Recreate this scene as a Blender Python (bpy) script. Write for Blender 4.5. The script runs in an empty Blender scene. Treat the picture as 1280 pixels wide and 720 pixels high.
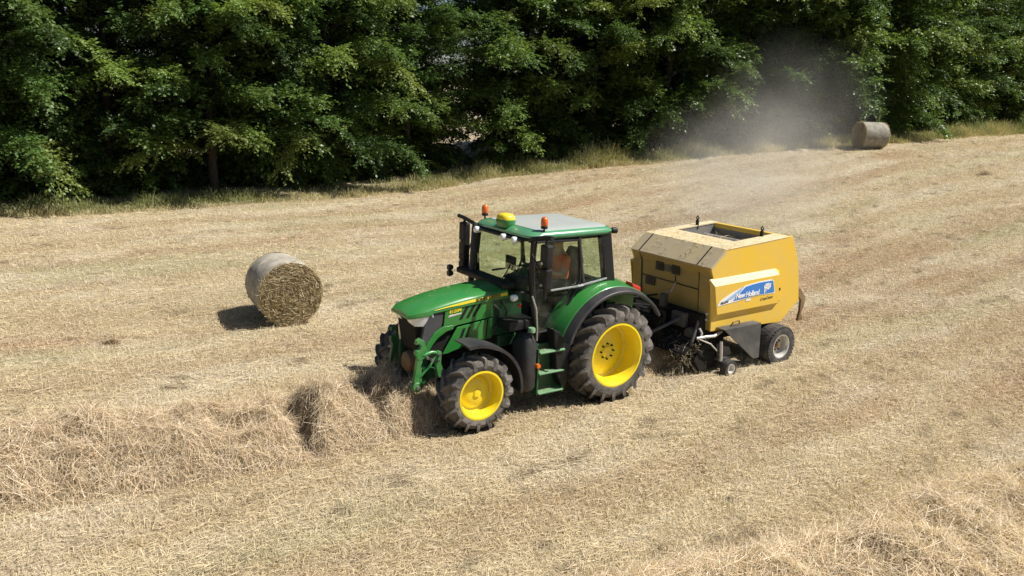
import bpy, bmesh, math, random
import numpy as np
from mathutils import Vector, Matrix
random.seed(7); rng = np.random.default_rng(11)
R = math.radians; PI = math.pi
sc = bpy.context.scene; COL = sc.collection

# ------------------------------------------------------------------ materials
def nodes(m):
    m.use_nodes = True; nt = m.node_tree; nt.nodes.clear(); return nt, nt.nodes, nt.links
def mat(name, col, rough=.5, metal=0, spec=.5, coat=0, dirt=None, dirt_amt=.35, dirt_scale=3, bump=0, bump_scale=40, var=.06):
    m = bpy.data.materials.new(name); nt, N, L = nodes(m)
    o = N.new('ShaderNodeOutputMaterial'); b = N.new('ShaderNodeBsdfPrincipled'); L.new(b.outputs[0], o.inputs[0])
    b.inputs['Roughness'].default_value = rough; b.inputs['Metallic'].default_value = metal
    b.inputs['Specular IOR Level'].default_value = spec; b.inputs['Coat Weight'].default_value = coat
    b.inputs['Coat Roughness'].default_value = .15
    tc = N.new('ShaderNodeTexCoord')
    n1 = N.new('ShaderNodeTexNoise'); n1.inputs['Scale'].default_value = dirt_scale; n1.inputs['Detail'].default_value = 8; n1.inputs['Roughness'].default_value = .65
    L.new(tc.outputs['Object'], n1.inputs['Vector'])
    mr = N.new('ShaderNodeMapRange'); mr.inputs[1].default_value = .35; mr.inputs[2].default_value = .75
    L.new(n1.outputs[0], mr.inputs[0])
    mx = N.new('ShaderNodeMix'); mx.data_type = 'RGBA'
    d = dirt if dirt else tuple(c * (1 - 2 * var) for c in col)
    mx.inputs[6].default_value = (*col, 1); mx.inputs[7].default_value = (*d, 1)
    ml = N.new('ShaderNodeMath'); ml.operation = 'MULTIPLY'; ml.inputs[1].default_value = dirt_amt if dirt else 1
    L.new(mr.outputs[0], ml.inputs[0]); L.new(ml.outputs[0], mx.inputs[0]); L.new(mx.outputs[2], b.inputs['Base Color'])
    mr2 = N.new('ShaderNodeMapRange'); mr2.inputs[3].default_value = max(.02, rough - .08); mr2.inputs[4].default_value = min(1, rough + .2)
    L.new(n1.outputs[0], mr2.inputs[0]); L.new(mr2.outputs[0], b.inputs['Roughness'])
    if bump:
        n2 = N.new('ShaderNodeTexNoise'); n2.inputs['Scale'].default_value = bump_scale; n2.inputs['Detail'].default_value = 4
        L.new(tc.outputs['Object'], n2.inputs['Vector'])
        bp = N.new('ShaderNodeBump'); bp.inputs['Strength'].default_value = bump; bp.inputs['Distance'].default_value = .02
        L.new(n2.outputs[0], bp.inputs['Height']); L.new(bp.outputs[0], b.inputs['Normal'])
    return m
DUST = (.42, .35, .24)
M = {}
M['green'] = mat('green_paint', (.022, .20, .032), .28, spec=.5, coat=.5, dirt=(.12, .2, .09), dirt_amt=.3)
M['roof_green'] = mat('glossed_roof_paint', (.05, .25, .11), .3, spec=.5, coat=.6, dirt=(.2, .28, .18), dirt_amt=.5)  # green lightened so its colour carries the gloss on the roof rim
M['roof_panel'] = mat('pale_roof_panel', (.40, .44, .42), .4, coat=.3, dirt=(.42, .42, .37), dirt_amt=.5)
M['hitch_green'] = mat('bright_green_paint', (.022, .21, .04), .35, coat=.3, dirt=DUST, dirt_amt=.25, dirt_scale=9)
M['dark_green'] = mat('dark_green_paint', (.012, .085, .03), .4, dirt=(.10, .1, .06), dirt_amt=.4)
M['yellow'] = mat('wheel_yellow', (.84, .65, .008), .35, coat=.4, dirt=(.55, .45, .12), dirt_amt=.3, dirt_scale=5)
M['stripe'] = mat('yellow_stripe', (.85, .66, .03), .35, coat=.3)
M['black'] = mat('black_plastic', (.008, .008, .010), .45, spec=.35, dirt=(.05, .045, .038), dirt_amt=.4)
M['dull_black'] = mat('dull_black', (.009, .009, .009), .75, spec=.25, dirt=(.035, .028, .02), dirt_amt=.5)
M['grey_plastic'] = mat('dusty_grey_plastic', (.022, .022, .026), .42, spec=.4, dirt=(.10, .092, .08), dirt_amt=.5)
M['grille'] = mat('grille_mesh', (.045, .045, .055), .6, dirt=(.1, .09, .08), dirt_amt=.6, bump=.6, bump_scale=160)
M['rubber'] = mat('dusty_tyre_rubber', (.075, .07, .066), .85, spec=.2, dirt=(.26, .23, .195), dirt_amt=.75, dirt_scale=6, bump=.3, bump_scale=30)
M['rubber_dark'] = mat('tyre_rubber', (.04, .04, .042), .85, spec=.2, dirt=(.17, .155, .135), dirt_amt=.7, dirt_scale=6, bump=.2, bump_scale=30)
M['baler_yellow'] = mat('baler_yellow', (.78, .49, .036), .42, coat=.15, dirt=(.62, .46, .17), dirt_amt=.6, dirt_scale=2.2)
M['baler_top'] = mat('dusty_baler_top', (.62, .50, .28), .7, dirt=(.58, .50, .36), dirt_amt=.9, dirt_scale=4)
M['baler_slope'] = mat('dusty_front_slope', (.50, .40, .22), .65, dirt=(.42, .35, .26), dirt_amt=.9, dirt_scale=4)
M['baler_front'] = mat('shade_toned_dusty_panel', (.46, .30, .065), .65, dirt=(.36, .28, .15), dirt_amt=.8, dirt_scale=5)  # baler yellow browned to carry the front's shade, with dust mixed over it
M['steel'] = mat('galvanised_steel', (.55, .55, .54), .35, metal=.9, dirt=(.4, .36, .3), dirt_amt=.4)
M['silver'] = mat('silver_rim', (.62, .61, .58), .4, metal=.35, dirt=(.4, .35, .28), dirt_amt=.5, dirt_scale=8)
M['guard'] = mat('charcoal_sheet_metal', (.045, .048, .054), .5, dirt=(.2, .185, .16), dirt_amt=.6)
M['inside'] = mat('chamber_steel', (.22, .22, .23), .5, metal=.3, dirt=(.36, .3, .2), dirt_amt=.7, dirt_scale=5)
M['rust'] = mat('rusty_brown_steel', (.16, .09, .045), .7, dirt=(.3, .22, .12), dirt_amt=.6)
M['orange_lens'] = mat('orange_beacon_lens', (.75, .14, .01), .15, coat=.6)
M['ledge'] = mat('sunlit_dusted_ledge', (.76, .66, .40), .6, dirt=(.72, .62, .42), dirt_amt=.8, dirt_scale=6)  # settled dust, made paler to carry the sun sheen on the chamfer
M['red_lens'] = mat('red_lens', (.6, .03, .02), .2, coat=.6)
M['lamp'] = mat('lamp_glass', (.85, .87, .9), .12, metal=.1, coat=.7)
M['white'] = mat('white_sticker', (.8, .8, .8), .4)
M['blue'] = mat('blue_sticker', (.035, .20, .62), .35, coat=.3)
M['pale_blue'] = mat('pale_blue_sticker', (.36, .52, .78), .35)
M['print_grey'] = mat('grey_print', (.12, .11, .1), .5)
M['print_black'] = mat('black_print', (.02, .02, .02), .5)
M['rust_yellow'] = mat('worn_yellow_steel', (.42, .25, .04), .6, dirt=(.25, .16, .07), dirt_amt=.7, dirt_scale=6)
M['step_green'] = mat('worn_green_steel', (.10, .27, .12), .45, dirt=(.3, .32, .24), dirt_amt=.6, dirt_scale=9)
M['white_decal'] = mat('white_decal_print', (.78, .79, .8), .4, dirt=(.7, .68, .6), dirt_amt=.4)
M['shirt'] = mat('orange_shirt', (.85, .16, .03), .8, bump=.4, bump_scale=30)
M['trousers'] = mat('dark_trousers', (.04, .04, .05), .9)
M['skin'] = mat('skin', (.55, .30, .2), .55)
M['hair'] = mat('brown_hair', (.06, .035, .02), .8)
M['bark'] = mat('bark', (.04, .032, .023), .9, dirt=(.075, .062, .045), dirt_amt=.6, dirt_scale=8, bump=.8, bump_scale=14)

def glass_mat(name, tint, refl=.5):
    m = bpy.data.materials.new(name); nt, N, L = nodes(m)
    o = N.new('ShaderNodeOutputMaterial'); t = N.new('ShaderNodeBsdfTransparent'); t.inputs[0].default_value = (*tint, 1)
    g = N.new('ShaderNodeBsdfGlossy'); g.inputs['Roughness'].default_value = .03; g.inputs[0].default_value = (.9, .95, .92, 1)
    d = N.new('ShaderNodeBsdfDiffuse'); d.inputs[0].default_value = (.42, .42, .36, 1)
    lw = N.new('ShaderNodeLayerWeight'); lw.inputs[0].default_value = .25
    tc = N.new('ShaderNodeTexCoord'); n = N.new('ShaderNodeTexNoise'); n.inputs['Scale'].default_value = 4; n.inputs['Detail'].default_value = 7
    L.new(tc.outputs['Object'], n.inputs['Vector'])
    mr = N.new('ShaderNodeMapRange'); mr.inputs[1].default_value = .35; mr.inputs[2].default_value = .8; mr.inputs[3].default_value = .0; mr.inputs[4].default_value = .07
    L.new(n.outputs[0], mr.inputs[0])
    a = N.new('ShaderNodeMixShader'); L.new(mr.outputs[0], a.inputs[0]); L.new(t.outputs[0], a.inputs[1]); L.new(d.outputs[0], a.inputs[2])
    ml = N.new('ShaderNodeMath'); ml.operation = 'MULTIPLY'; ml.inputs[1].default_value = refl; L.new(lw.outputs['Fresnel'], ml.inputs[0])
    b = N.new('ShaderNodeMixShader'); L.new(ml.outputs[0], b.inputs[0]); L.new(a.outputs[0], b.inputs[1]); L.new(g.outputs[0], b.inputs[2])
    L.new(b.outputs[0], o.inputs[0]); return m
M['glass'] = glass_mat('tinted_cab_glass', (.91, .97, .90), .3)

def attr_mat(name, rough=.8, trans=0., spec=.25, bump=0, noise=None):
    """base colour from the point attribute Col (straw, leaves, grass)"""
    m = bpy.data.materials.new(name); nt, N, L = nodes(m)
    o = N.new('ShaderNodeOutputMaterial'); b = N.new('ShaderNodeBsdfPrincipled')
    b.inputs['Roughness'].default_value = rough; b.inputs['Specular IOR Level'].default_value = spec
    a = N.new('ShaderNodeAttribute'); a.attribute_name = 'Col'
    src = a.outputs['Color']
    tc = N.new('ShaderNodeTexCoord')
    if noise:
        n = N.new('ShaderNodeTexNoise'); n.inputs['Scale'].default_value = noise[0]; n.inputs['Detail'].default_value = 8; n.inputs['Roughness'].default_value = .7
        L.new(tc.outputs['Object'], n.inputs['Vector'])
        mr = N.new('ShaderNodeMapRange'); mr.inputs[1].default_value = .3; mr.inputs[2].default_value = .7; mr.inputs[3].default_value = noise[1]; mr.inputs[4].default_value = noise[2]
        L.new(n.outputs[0], mr.inputs[0])
        mx = N.new('ShaderNodeVectorMath'); mx.operation = 'SCALE'; L.new(src, mx.inputs[0]); L.new(mr.outputs[0], mx.inputs['Scale']); src = mx.outputs[0]
    L.new(src, b.inputs['Base Color'])
    if bump:
        n2 = N.new('ShaderNodeTexNoise'); n2.inputs['Scale'].default_value = 22; n2.inputs['Detail'].default_value = 6
        L.new(tc.outputs['Object'], n2.inputs['Vector'])
        bp = N.new('ShaderNodeBump'); bp.inputs['Strength'].default_value = bump; bp.inputs['Distance'].default_value = .05
        L.new(n2.outputs[0], bp.inputs['Height']); L.new(bp.outputs[0], b.inputs['Normal'])
    out = b.outputs[0]
    if trans:
        t = N.new('ShaderNodeBsdfTranslucent'); v = N.new('ShaderNodeVectorMath'); v.operation = 'MULTIPLY'; v.inputs[1].default_value = (1.5, 1.5, .7)
        L.new(src, v.inputs[0]); L.new(v.outputs[0], t.inputs[0])
        mx = N.new('ShaderNodeMixShader'); mx.inputs[0].default_value = trans
        L.new(b.outputs[0], mx.inputs[1]); L.new(t.outputs[0], mx.inputs[2]); out = mx.outputs[0]
    L.new(out, o.inputs[0]); return m
M['leaf'] = attr_mat('leaves', .46, .30, .4)
M['straw'] = attr_mat('straw', .6, .15, .35)
M['soil'] = attr_mat('stubble_soil', .95, 0, .1, bump=.9, noise=(9, .72, 1.2))
M['haycore'] = attr_mat('hay_mass', .95, 0, .1, bump=1., noise=(14, .55, 1.15))
M['grass'] = attr_mat('grass_blades', .6, .25, .3)

# ------------------------------------------------------------------ mesh builder
class MB:
    def __init__(s): s.v = []; s.f = []
    def add(s, vs, fs):
        k = len(s.v); s.v += [tuple(v) for v in vs]; s.f += [tuple(i + k for i in f) for f in fs]; return s
    def box(s, x0, x1, y0, y1, z0, z1, rot=None, at=None):
        vs = [Vector((x, y, z)) for x in (x0, x1) for y in (y0, y1) for z in (z0, z1)]
        if rot is not None: vs = [rot @ v for v in vs]
        if at is not None: vs = [v + Vector(at) for v in vs]
        return s.add(vs, [(0, 1, 3, 2), (4, 6, 7, 5), (0, 4, 5, 1), (2, 3, 7, 6), (0, 2, 6, 4), (1, 5, 7, 3)])
    def prism(s, pts, y0, y1):
        """polygon of (x, z) stretched from y0 to y1 (each may be a number or one per point)"""
        n = len(pts); a = y0 if hasattr(y0, '__len__') else [y0] * n; b = y1 if hasattr(y1, '__len__') else [y1] * n
        vs = [(p[0], a[i], p[1]) for i, p in enumerate(pts)] + [(p[0], b[i], p[1]) for i, p in enumerate(pts)]
        return s.add(vs, [tuple(range(n)), tuple(range(2 * n - 1, n - 1, -1))] + [(i, i + n, (i + 1) % n + n, (i + 1) % n) for i in range(n)])
    def loft(s, rings, closed=True, caps=True):
        n = len(rings[0]); k = len(s.v)
        for r in rings: s.v += [tuple(p) for p in r]
        for a in range(len(rings) - 1):
            for i in range(n if closed else n - 1):
                j = (i + 1) % n; s.f.append((k + a * n + i, k + a * n + j, k + (a + 1) * n + j, k + (a + 1) * n + i))
        if caps:
            s.f.append(tuple(k + i for i in reversed(range(n)))); e = k + (len(rings) - 1) * n; s.f.append(tuple(e + i for i in range(n)))
        return s
    def tube(s, path, r, n=10, caps=True):
        P = [Vector(p) for p in path]; rr = r if hasattr(r, '__len__') else [r] * len(P); rings = []
        t0 = (P[1] - P[0]).normalized(); u = t0.orthogonal().normalized()
        for i, p in enumerate(P):
            t = (P[min(i + 1, len(P) - 1)] - P[max(i - 1, 0)]).normalized()
            u = (u - t * u.dot(t)).normalized(); w = t.cross(u)
            rings.append([p + (u * math.cos(q) + w * math.sin(q)) * rr[i] for q in [2 * PI * k / n for k in range(n)]])
        return s.loft(rings, True, caps)
    def lathe(s, prof, c, axis='y', n=40, closed=False):
        """prof: (radius, offset along the axis)"""
        rings = []
        for k in range(n):
            q = 2 * PI * k / n; ca, sa = math.cos(q), math.sin(q)
            if axis == 'y': rings.append([(c[0] + r * ca, c[1] + o, c[2] + r * sa) for r, o in prof])
            elif axis == 'z': rings.append([(c[0] + r * ca, c[1] + r * sa, c[2] + o) for r, o in prof])
            else: rings.append([(c[0] + o, c[1] + r * ca, c[2] + r * sa) for r, o in prof])
        m = len(prof); k0 = len(s.v)
        for r in rings: s.v += r
        for a in range(n):
            b = (a + 1) % n
            for i in range(m if closed else m - 1):
                j = (i + 1) % m; s.f.append((k0 + a * m + i, k0 + b * m + i, k0 + b * m + j, k0 + a * m + j))
        return s
    def build(s, name, m, parent=None, bevel=0, smooth=None, seg=2):
        me = bpy.data.meshes.new(name); off = Vector(parent.get('_off', (0, 0, 0))) if parent is not None else Vector()
        me.from_pydata([Vector(v) - off for v in s.v], [], s.f)
        bm = bmesh.new(); bm.from_mesh(me); bmesh.ops.recalc_face_normals(bm, faces=bm.faces); bm.to_mesh(me); bm.free()
        if smooth is not None:
            me.shade_smooth(); me.set_sharp_from_angle(angle=R(smooth))
        me.materials.append(M[m]); o = bpy.data.objects.new(name, me); COL.objects.link(o)
        if parent is not None: o.parent = parent
        if parent is not None and '_off' in parent: o['_off'] = parent['_off']
        if bevel:
            b = o.modifiers.new('bevel', 'BEVEL'); b.width = bevel; b.segments = seg; b.limit_method = 'ANGLE'; b.angle_limit = R(35)
        return o
def tag(o, label=None, cat=None, group=None, kind=None):
    if label: o['label'] = label
    if cat: o['category'] = cat
    if group: o['group'] = group
    if kind: o['kind'] = kind
    return o
def empty(name, loc=(0, 0, 0), rz=0, parent=None, off=None):
    o = bpy.data.objects.new(name, None); COL.objects.link(o); o.location = loc; o.rotation_euler = (0, 0, rz); o.empty_display_size = .2
    if parent is not None:
        o.parent = parent
        if '_off' in parent: o['_off'] = list(parent['_off'])
    if off is not None: o['_off'] = off
    return o
def copy_tree(o, parent=None):
    c = o.copy(); COL.objects.link(c); c.parent = parent
    for ch in o.children: copy_tree(ch, c)
    return c
def text(body, size, org, xdir, up, m, parent, name, shear=0, bold=0, squeeze=1):
    cu = bpy.data.curves.new(name, 'FONT'); cu.body = body; cu.size = size; cu.shear = shear; cu.offset = bold; cu.extrude = .002; cu.space_character = squeeze
    cu.resolution_u = 3
    t = bpy.data.objects.new(name, cu); COL.objects.link(t)
    dg = bpy.context.evaluated_depsgraph_get(); me = bpy.data.meshes.new_from_object(t.evaluated_get(dg))
    bpy.data.objects.remove(t); me.name = name
    X = Vector(xdir).normalized(); U = Vector(up).normalized(); Z = X.cross(U).normalized(); U = Z.cross(X)
    mt = Matrix((X, U, Z)).transposed().to_4x4(); mt.translation = Vector(org) - Vector(parent.get('_off', (0, 0, 0)))
    me.transform(mt); me.materials.clear(); me.materials.append(M[m])
    o = bpy.data.objects.new(name, me); COL.objects.link(o); o.parent = parent; return o
def fast_mesh(name, V, F4, col, m, parent=None):
    """numpy quads with a colour per point"""
    me = bpy.data.meshes.new(name); nv, nf = len(V), len(F4)
    me.vertices.add(nv); me.vertices.foreach_set('co', V.astype(np.float32).ravel())
    me.loops.add(nf * 4); me.loops.foreach_set('vertex_index', F4.astype(np.int32).ravel())
    me.polygons.add(nf); me.polygons.foreach_set('loop_start', np.arange(0, nf * 4, 4, dtype=np.int32))
    me.polygons.foreach_set('loop_total', np.full(nf, 4, dtype=np.int32))
    me.update(calc_edges=True)
    a = me.attributes.new('Col', 'FLOAT_COLOR', 'POINT'); a.data.foreach_set('color', np.c_[col, np.ones(nv)].astype(np.float32).ravel())
    me.materials.append(M[m]); o = bpy.data.objects.new(name, me); COL.objects.link(o)
    if parent is not None: o.parent = parent
    return o

# ------------------------------------------------------------------ terrain
TX, TY, TA = 1.069, 13.386, math.atan2(-.5714, -.8207)         # the tractor's frame: x forward, y to its left
FX, FY = -.8207, -.5714
def sp(t, k=1.5): return k * np.logaddexp(0, np.asarray(t, float) / k)
def to_local(X, Y):
    dx, dy = np.asarray(X, float) - TX, np.asarray(Y, float) - TY
    return dx * FX + dy * FY, dx * -FY + dy * FX
def to_world(lx, ly): return TX + np.asarray(lx) * FX - np.asarray(ly) * FY, TY + np.asarray(lx) * FY + np.asarray(ly) * FX
_tab = rng.random((256, 256))
def vnoise(x, y, ox=0, oy=0):
    x = np.asarray(x, float) + ox; y = np.asarray(y, float) + oy
    xi = np.floor(x).astype(int); yi = np.floor(y).astype(int); fx = x - xi; fy = y - yi
    fx = fx * fx * (3 - 2 * fx); fy = fy * fy * (3 - 2 * fy); g = lambda a, b: _tab[a % 256, b % 256]
    return (g(xi, yi) * (1 - fx) + g(xi + 1, yi) * fx) * (1 - fy) + (g(xi, yi + 1) * (1 - fx) + g(xi + 1, yi + 1) * fx) * fy
def fbm(x, y, oct=4, ox=0, oy=0):
    s = 0; a = .5
    for i in range(oct): s = s + a * vnoise(x * 2 ** i, y * 2 ** i, ox + 17.3 * i, oy + 9.1 * i); a *= .5
    return s / (1 - .5 ** oct)
def zt(X, Y):
    lx, ly = to_local(X, Y); lx = -lx; ly = -ly
    z = .05 * (sp(ly - 1.6) - sp(ly - 22)) + .115 * (sp(lx - 6.5, 2.5) - sp(lx - 34, 4))
    z = z - .22 * np.exp(-((np.asarray(X, float) + 6.7) ** 2 / 1.6 + (np.asarray(Y, float) - 15.4) ** 2 / 2.5))  # hollow added beside the near bale to lengthen its shadow
    return z + .028 * sp(np.asarray(Y, float) - 110, 12) - .028 * sp(np.asarray(Y, float) - 420, 20)
def zg(X, Y):
    lx, ly = to_local(X, Y)
    away = 1 - .85 * np.exp(-((lx + 1) ** 2 / 14 + ly ** 2 / 2.5))
    return zt(X, Y) + (.10 * (fbm(lx * .25, ly * .7, 3) - .5) + .07 * (fbm(lx * 1.1, ly * 1.6, 3, 40, 7) - .5)) * away
def field_colour(X, Y):
    """straw field: pale cut straw, reddish tan and greenish streaks along the working direction"""
    lx, ly = to_local(X, Y)
    a = fbm(lx * .10, ly * .55, 4, 3, 50); b = fbm(lx * .16, ly * .8, 4, 80, 20); c = fbm(lx * .5, ly * 1.1, 4, 10, 120); d = fbm(lx * 1.8, ly * 2.6, 3, 60, 90)
    base = np.array([.585, .475, .305])[None] * np.ones((len(lx), 1))
    def mix(base, col, w): w = np.clip(w, 0, 1)[:, None]; return base * (1 - w) + np.array(col)[None] * w
    base = mix(base, (.49, .345, .215), (a - .50) * 5)            # reddish tan streaks
    base = mix(base, (.48, .425, .255), (b - .52) * 5)            # greenish stubble
    base = mix(base, (.65, .56, .42), (c - .54) * 5)             # bleached straw
    wob = ly + 1.6 * (fbm(lx * .12, ly * .25, 3, 7, 7) - .5) * 2
    for per, ph, am in ((2.35, .3, .55), (.83, 1.1, .22)):       # swaths left by the mower and tedder
        w_ = np.sin(2 * PI * wob / per + ph); base = mix(base, (.48, .36, .225), w_ * am * 1.05 * (.2 + 1.3 * a)); base = mix(base, (.68, .59, .42), -w_ * am * (.3 + c))
    e = fbm(lx * 5, ly * 6, 3, 33, 66)
    base = mix(base, (.20, .145, .085), (e - .62) * 5 * np.clip((d - .42) * 6, 0, 1))       # small bare spots of earth
    return base
# ground sheet, finer near the camera
def axis(a, b, s0, g):
    out = [0.]; s = s0
    while out[-1] < b: out.append(out[-1] + s); s = s if out[-1] < 24 else s * g
    neg = [0.]; s = s0
    while neg[-1] > a: neg.append(neg[-1] - s); s = s if neg[-1] > -18 else s * g
    return np.array(sorted(set(neg + out)))
gx = axis(-900, 900, .22, 1.06); gy = []
y = -30.
while y < 1500: gy.append(y); y += .22 if 5 < y < 30 else (2 if y < 5 else .22 * 1.055 ** ((y - 30) / .8) if y < 80 else 60)
gy = np.array(gy); GX, GY = np.meshgrid(gx, gy); nx, ny = len(gx), len(gy)
GZ = zg(GX.ravel(), GY.ravel()); V = np.c_[GX.ravel(), GY.ravel(), GZ]
i = (np.arange(ny - 1)[:, None] * nx + np.arange(nx - 1)[None]).ravel()
ground = fast_mesh('field', V, np.c_[i, i + 1, i + nx + 1, i + nx], field_colour(GX.ravel(), GY.ravel()) * .66, 'soil')
ground.data.shade_smooth(); tag(ground, kind='structure')

# ------------------------------------------------------------------ straw
STRAW = np.array([(.67, .57, .41), (.59, .48, .32), (.49, .37, .225), (.46, .41, .25), (.30, .23, .15), (.74, .67, .53)])
def ribbons(P, D, Ln, W, bend, col, segs=2, up=None):
    """flat strands: P start, D unit direction, length, width, bend = sag along -z"""
    n = len(P); side = np.cross(D, np.array([0, 0, 1.])); side /= np.linalg.norm(side, axis=1)[:, None] + 1e-6
    rol = rng.uniform(-.9, .9, n)[:, None]; nrm = np.cross(side, D); side = side * np.cos(rol) + nrm * np.sin(rol)
    Vs = []
    for k in range(segs + 1):
        t = k / segs; c = P + D * (Ln * t)[:, None]; c = c.copy(); c[:, 2] -= bend * t * t
        w = (W * (1 - .6 * t))[:, None]; Vs += [c - side * w / 2, c + side * w / 2]
    m = 2 * (segs + 1); V = np.stack(Vs, 1).reshape(-1, 3); b = np.arange(n) * m
    F = np.concatenate([np.c_[b + 2 * k, b + 2 * k + 1, b + 2 * k + 3, b + 2 * k + 2] for k in range(segs)])
    return V, F, np.repeat(col, m, 0)
def dirs(n, el0, el1, az=None, spread=PI):
    a = rng.uniform(-PI, PI, n) if az is None else az + rng.normal(0, spread, n)
    e = rng.uniform(el0, el1, n); return np.c_[np.cos(e) * np.cos(a), np.cos(e) * np.sin(a), np.sin(e)]
HEDGE = [(-30, 16.5), (-22, 20.6), (-15.46, 23.83), (-13.56, 24.77), (-11.72, 26.29), (-9.69, 28.1), (-7.33, 30.04), (-4.61, 32), (-2.21, 34.22), (-.19, 35.9), (2.73, 37.05), (5.78, 37.99), (9.86, 39.52), (14.16, 40.85), (16.77, 41.4), (19.68, 42.5), (24.56, 45.49), (32.35, 52.46), (44, 62), (56, 72)]
HX, HY = np.array(HEDGE).T
def hedge_y(X): return np.interp(X, HX, HY)

N = 640000
d = np.exp(rng.uniform(math.log(6.2), math.log(58), N)); x = rng.uniform(-1, 1, N) * (d * .72 + 3)
keep = d < hedge_y(x) + .3
lx, ly = to_local(x, d)
tyre = (np.abs(np.abs(ly) - .95) < .3) & ((np.abs(lx) < .4) | (np.abs(lx - 2.56) < .3))
keep &= ~tyre
x, d = x[keep], d[keep]; n = len(x)
lx, ly = to_local(x, d)
clump = fbm(lx * 1.3, ly * 2.2, 3, 5, 200)
stand = rng.random(n) < .42 + 1.2 * (clump - .5)
D = np.where(stand[:, None], dirs(n, .5, 1.2), dirs(n, -.02, .38, TA, 1.1))
Ln = rng.uniform(.04, .13, n) * np.where(stand, .7, 1.15) * (1 + .02 * d); W = rng.uniform(.003, .006, n) * (1 + .04 * d)
base = field_colour(x, d); pick = STRAW[rng.choice(6, n, p=[.26, .27, .17, .14, .06, .10])]
col = (base * .62 + pick * .42) * rng.uniform(.75, 1.25, n)[:, None]
P = np.c_[x, d, zg(x, d) + rng.uniform(0, .02, n) + np.where(stand, 0, .012)]
V, F, C = ribbons(P, D, Ln, W, np.where(stand, 0, Ln * .18), col, 1)
stubble = fast_mesh('stubble', V, F, C, 'straw'); tag(stubble, 'short dry stubble and loose cut straw lying over the whole field', 'stubble', kind='stuff')

# ------------------------------------------------------------------ hay windrows (loose mown hay waiting to be baled)
def windrow(name, xs, centre, half, height, nstr, label, smin, smax, tone=1., lumpy=1.):
    nxr = len(xs); vs = np.linspace(-1, 1, 41); XX, VV = np.meshgrid(xs, vs, indexing='ij')
    def surf(lx, v):
        h = height(lx, v); yy = centre(lx) + v * half(lx)
        edge = np.clip(1 - np.abs(v) ** 2.4, 0, 1)
        lump = .40 + .69 * (1 - lumpy) + lumpy * .75 * fbm(lx * 1.2, v * 1.8, 4, 33, 71) + lumpy * .62 * fbm(lx * 3.4, v * half(lx) * 3.6, 2, 13, 31)
        return yy, edge * h * lump - .05 * (1 - edge)
    yy, hh = surf(XX.ravel(), VV.ravel()); wx, wy = to_world(XX.ravel(), yy)
    rx, ry = wx.mean(), wy.mean(); rz = float(zt(rx, ry))
    root = tag(empty(name, (rx, ry, rz)), label, 'hay windrow')
    V = np.c_[wx - rx, wy - ry, zg(wx, wy) + hh - rz - .02]
    i = (np.arange(nxr - 1)[:, None] * 41 + np.arange(40)[None]).ravel()
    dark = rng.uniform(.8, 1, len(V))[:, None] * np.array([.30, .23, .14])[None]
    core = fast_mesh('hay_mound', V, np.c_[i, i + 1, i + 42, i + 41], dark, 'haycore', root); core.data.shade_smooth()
    n = nstr; lx = rng.uniform(xs[0], xs[-1], n); v = rng.uniform(-1.06, 1.06, n); yy, hh = surf(lx, v)
    e = .04; y2, h2 = surf(lx + e, v); y3, h3 = surf(lx, v + e)
    sx = (h2 - hh) / e; sy = (h3 - hh) / (e * half(lx))
    wx, wy = to_world(lx, yy)
    az = rng.uniform(-PI, PI, n); el = rng.normal(.12, .28, n) + (rng.random(n) < .10) * rng.uniform(.3, 1.0, n)
    dl = np.c_[np.cos(az), np.sin(az)]; slope = np.clip(dl[:, 0] * sx + dl[:, 1] * sy, -1.6, 1.6)
    dd = np.c_[dl[:, 0] * FX - dl[:, 1] * FY, dl[:, 0] * FY + dl[:, 1] * FX, slope + np.tan(np.clip(el, -.3, 1.2))]
    dd /= np.linalg.norm(dd, axis=1)[:, None]
    Ln = rng.uniform(smin, smax, n); W = rng.uniform(.003, .0065, n)
    P = np.c_[wx - rx, wy - ry, zg(wx, wy) + hh - rz + rng.uniform(-.03, .03, n)] - dd * (Ln * .5)[:, None]
    col = STRAW[rng.choice(6, n, p=[.30, .27, .10, .09, .07, .17])] * rng.uniform(.7, 1.2, n)[:, None] * np.array([1, .98, .95])
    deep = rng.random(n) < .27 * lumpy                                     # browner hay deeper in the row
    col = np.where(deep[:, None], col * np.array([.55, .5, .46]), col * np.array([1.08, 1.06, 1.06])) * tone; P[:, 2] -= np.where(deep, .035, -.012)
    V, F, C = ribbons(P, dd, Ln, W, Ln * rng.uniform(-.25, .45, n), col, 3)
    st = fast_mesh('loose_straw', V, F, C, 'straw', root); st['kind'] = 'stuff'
    return root
def front_height(lx, v):
    h = .40 + .26 * (fbm(lx * .8, v * .8, 3, 9, 9) - .5)
    jag = .7 * (fbm(v * 2.2 + 5, lx * .3, 3, 55, 4) - .5); gate = np.clip(1.3 - 1.0 * np.abs(v - .25) + .8 * (fbm(v * 3 + 2, lx * .6, 3, 21, 8) - .5), .15, 1)
    for x0, up_, dn_ in ((3.72 + .1 * v, .14, .24), (4.72 + .1 * v, .24, .56)):
        s = (lx - x0 - jag); up_ = up_ * gate; dn_ = dn_ * gate                                            # a steep broken face towards the front, a long slope behind it
        h = h + up_ * np.exp(-np.clip(-s, 0, 9) / .75) * (1 / (1 + np.exp(np.clip(s / .06, -60, 60)))) - dn_ * np.exp(-np.clip(s, 0, 9) / .36) * (1 / (1 + np.exp(np.clip(-s / .06, -60, 60))))
    return h * np.where(lx < 2.6, .8, 1.) + .25 * np.exp(-((lx + 1.75) / .5) ** 2)
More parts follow.
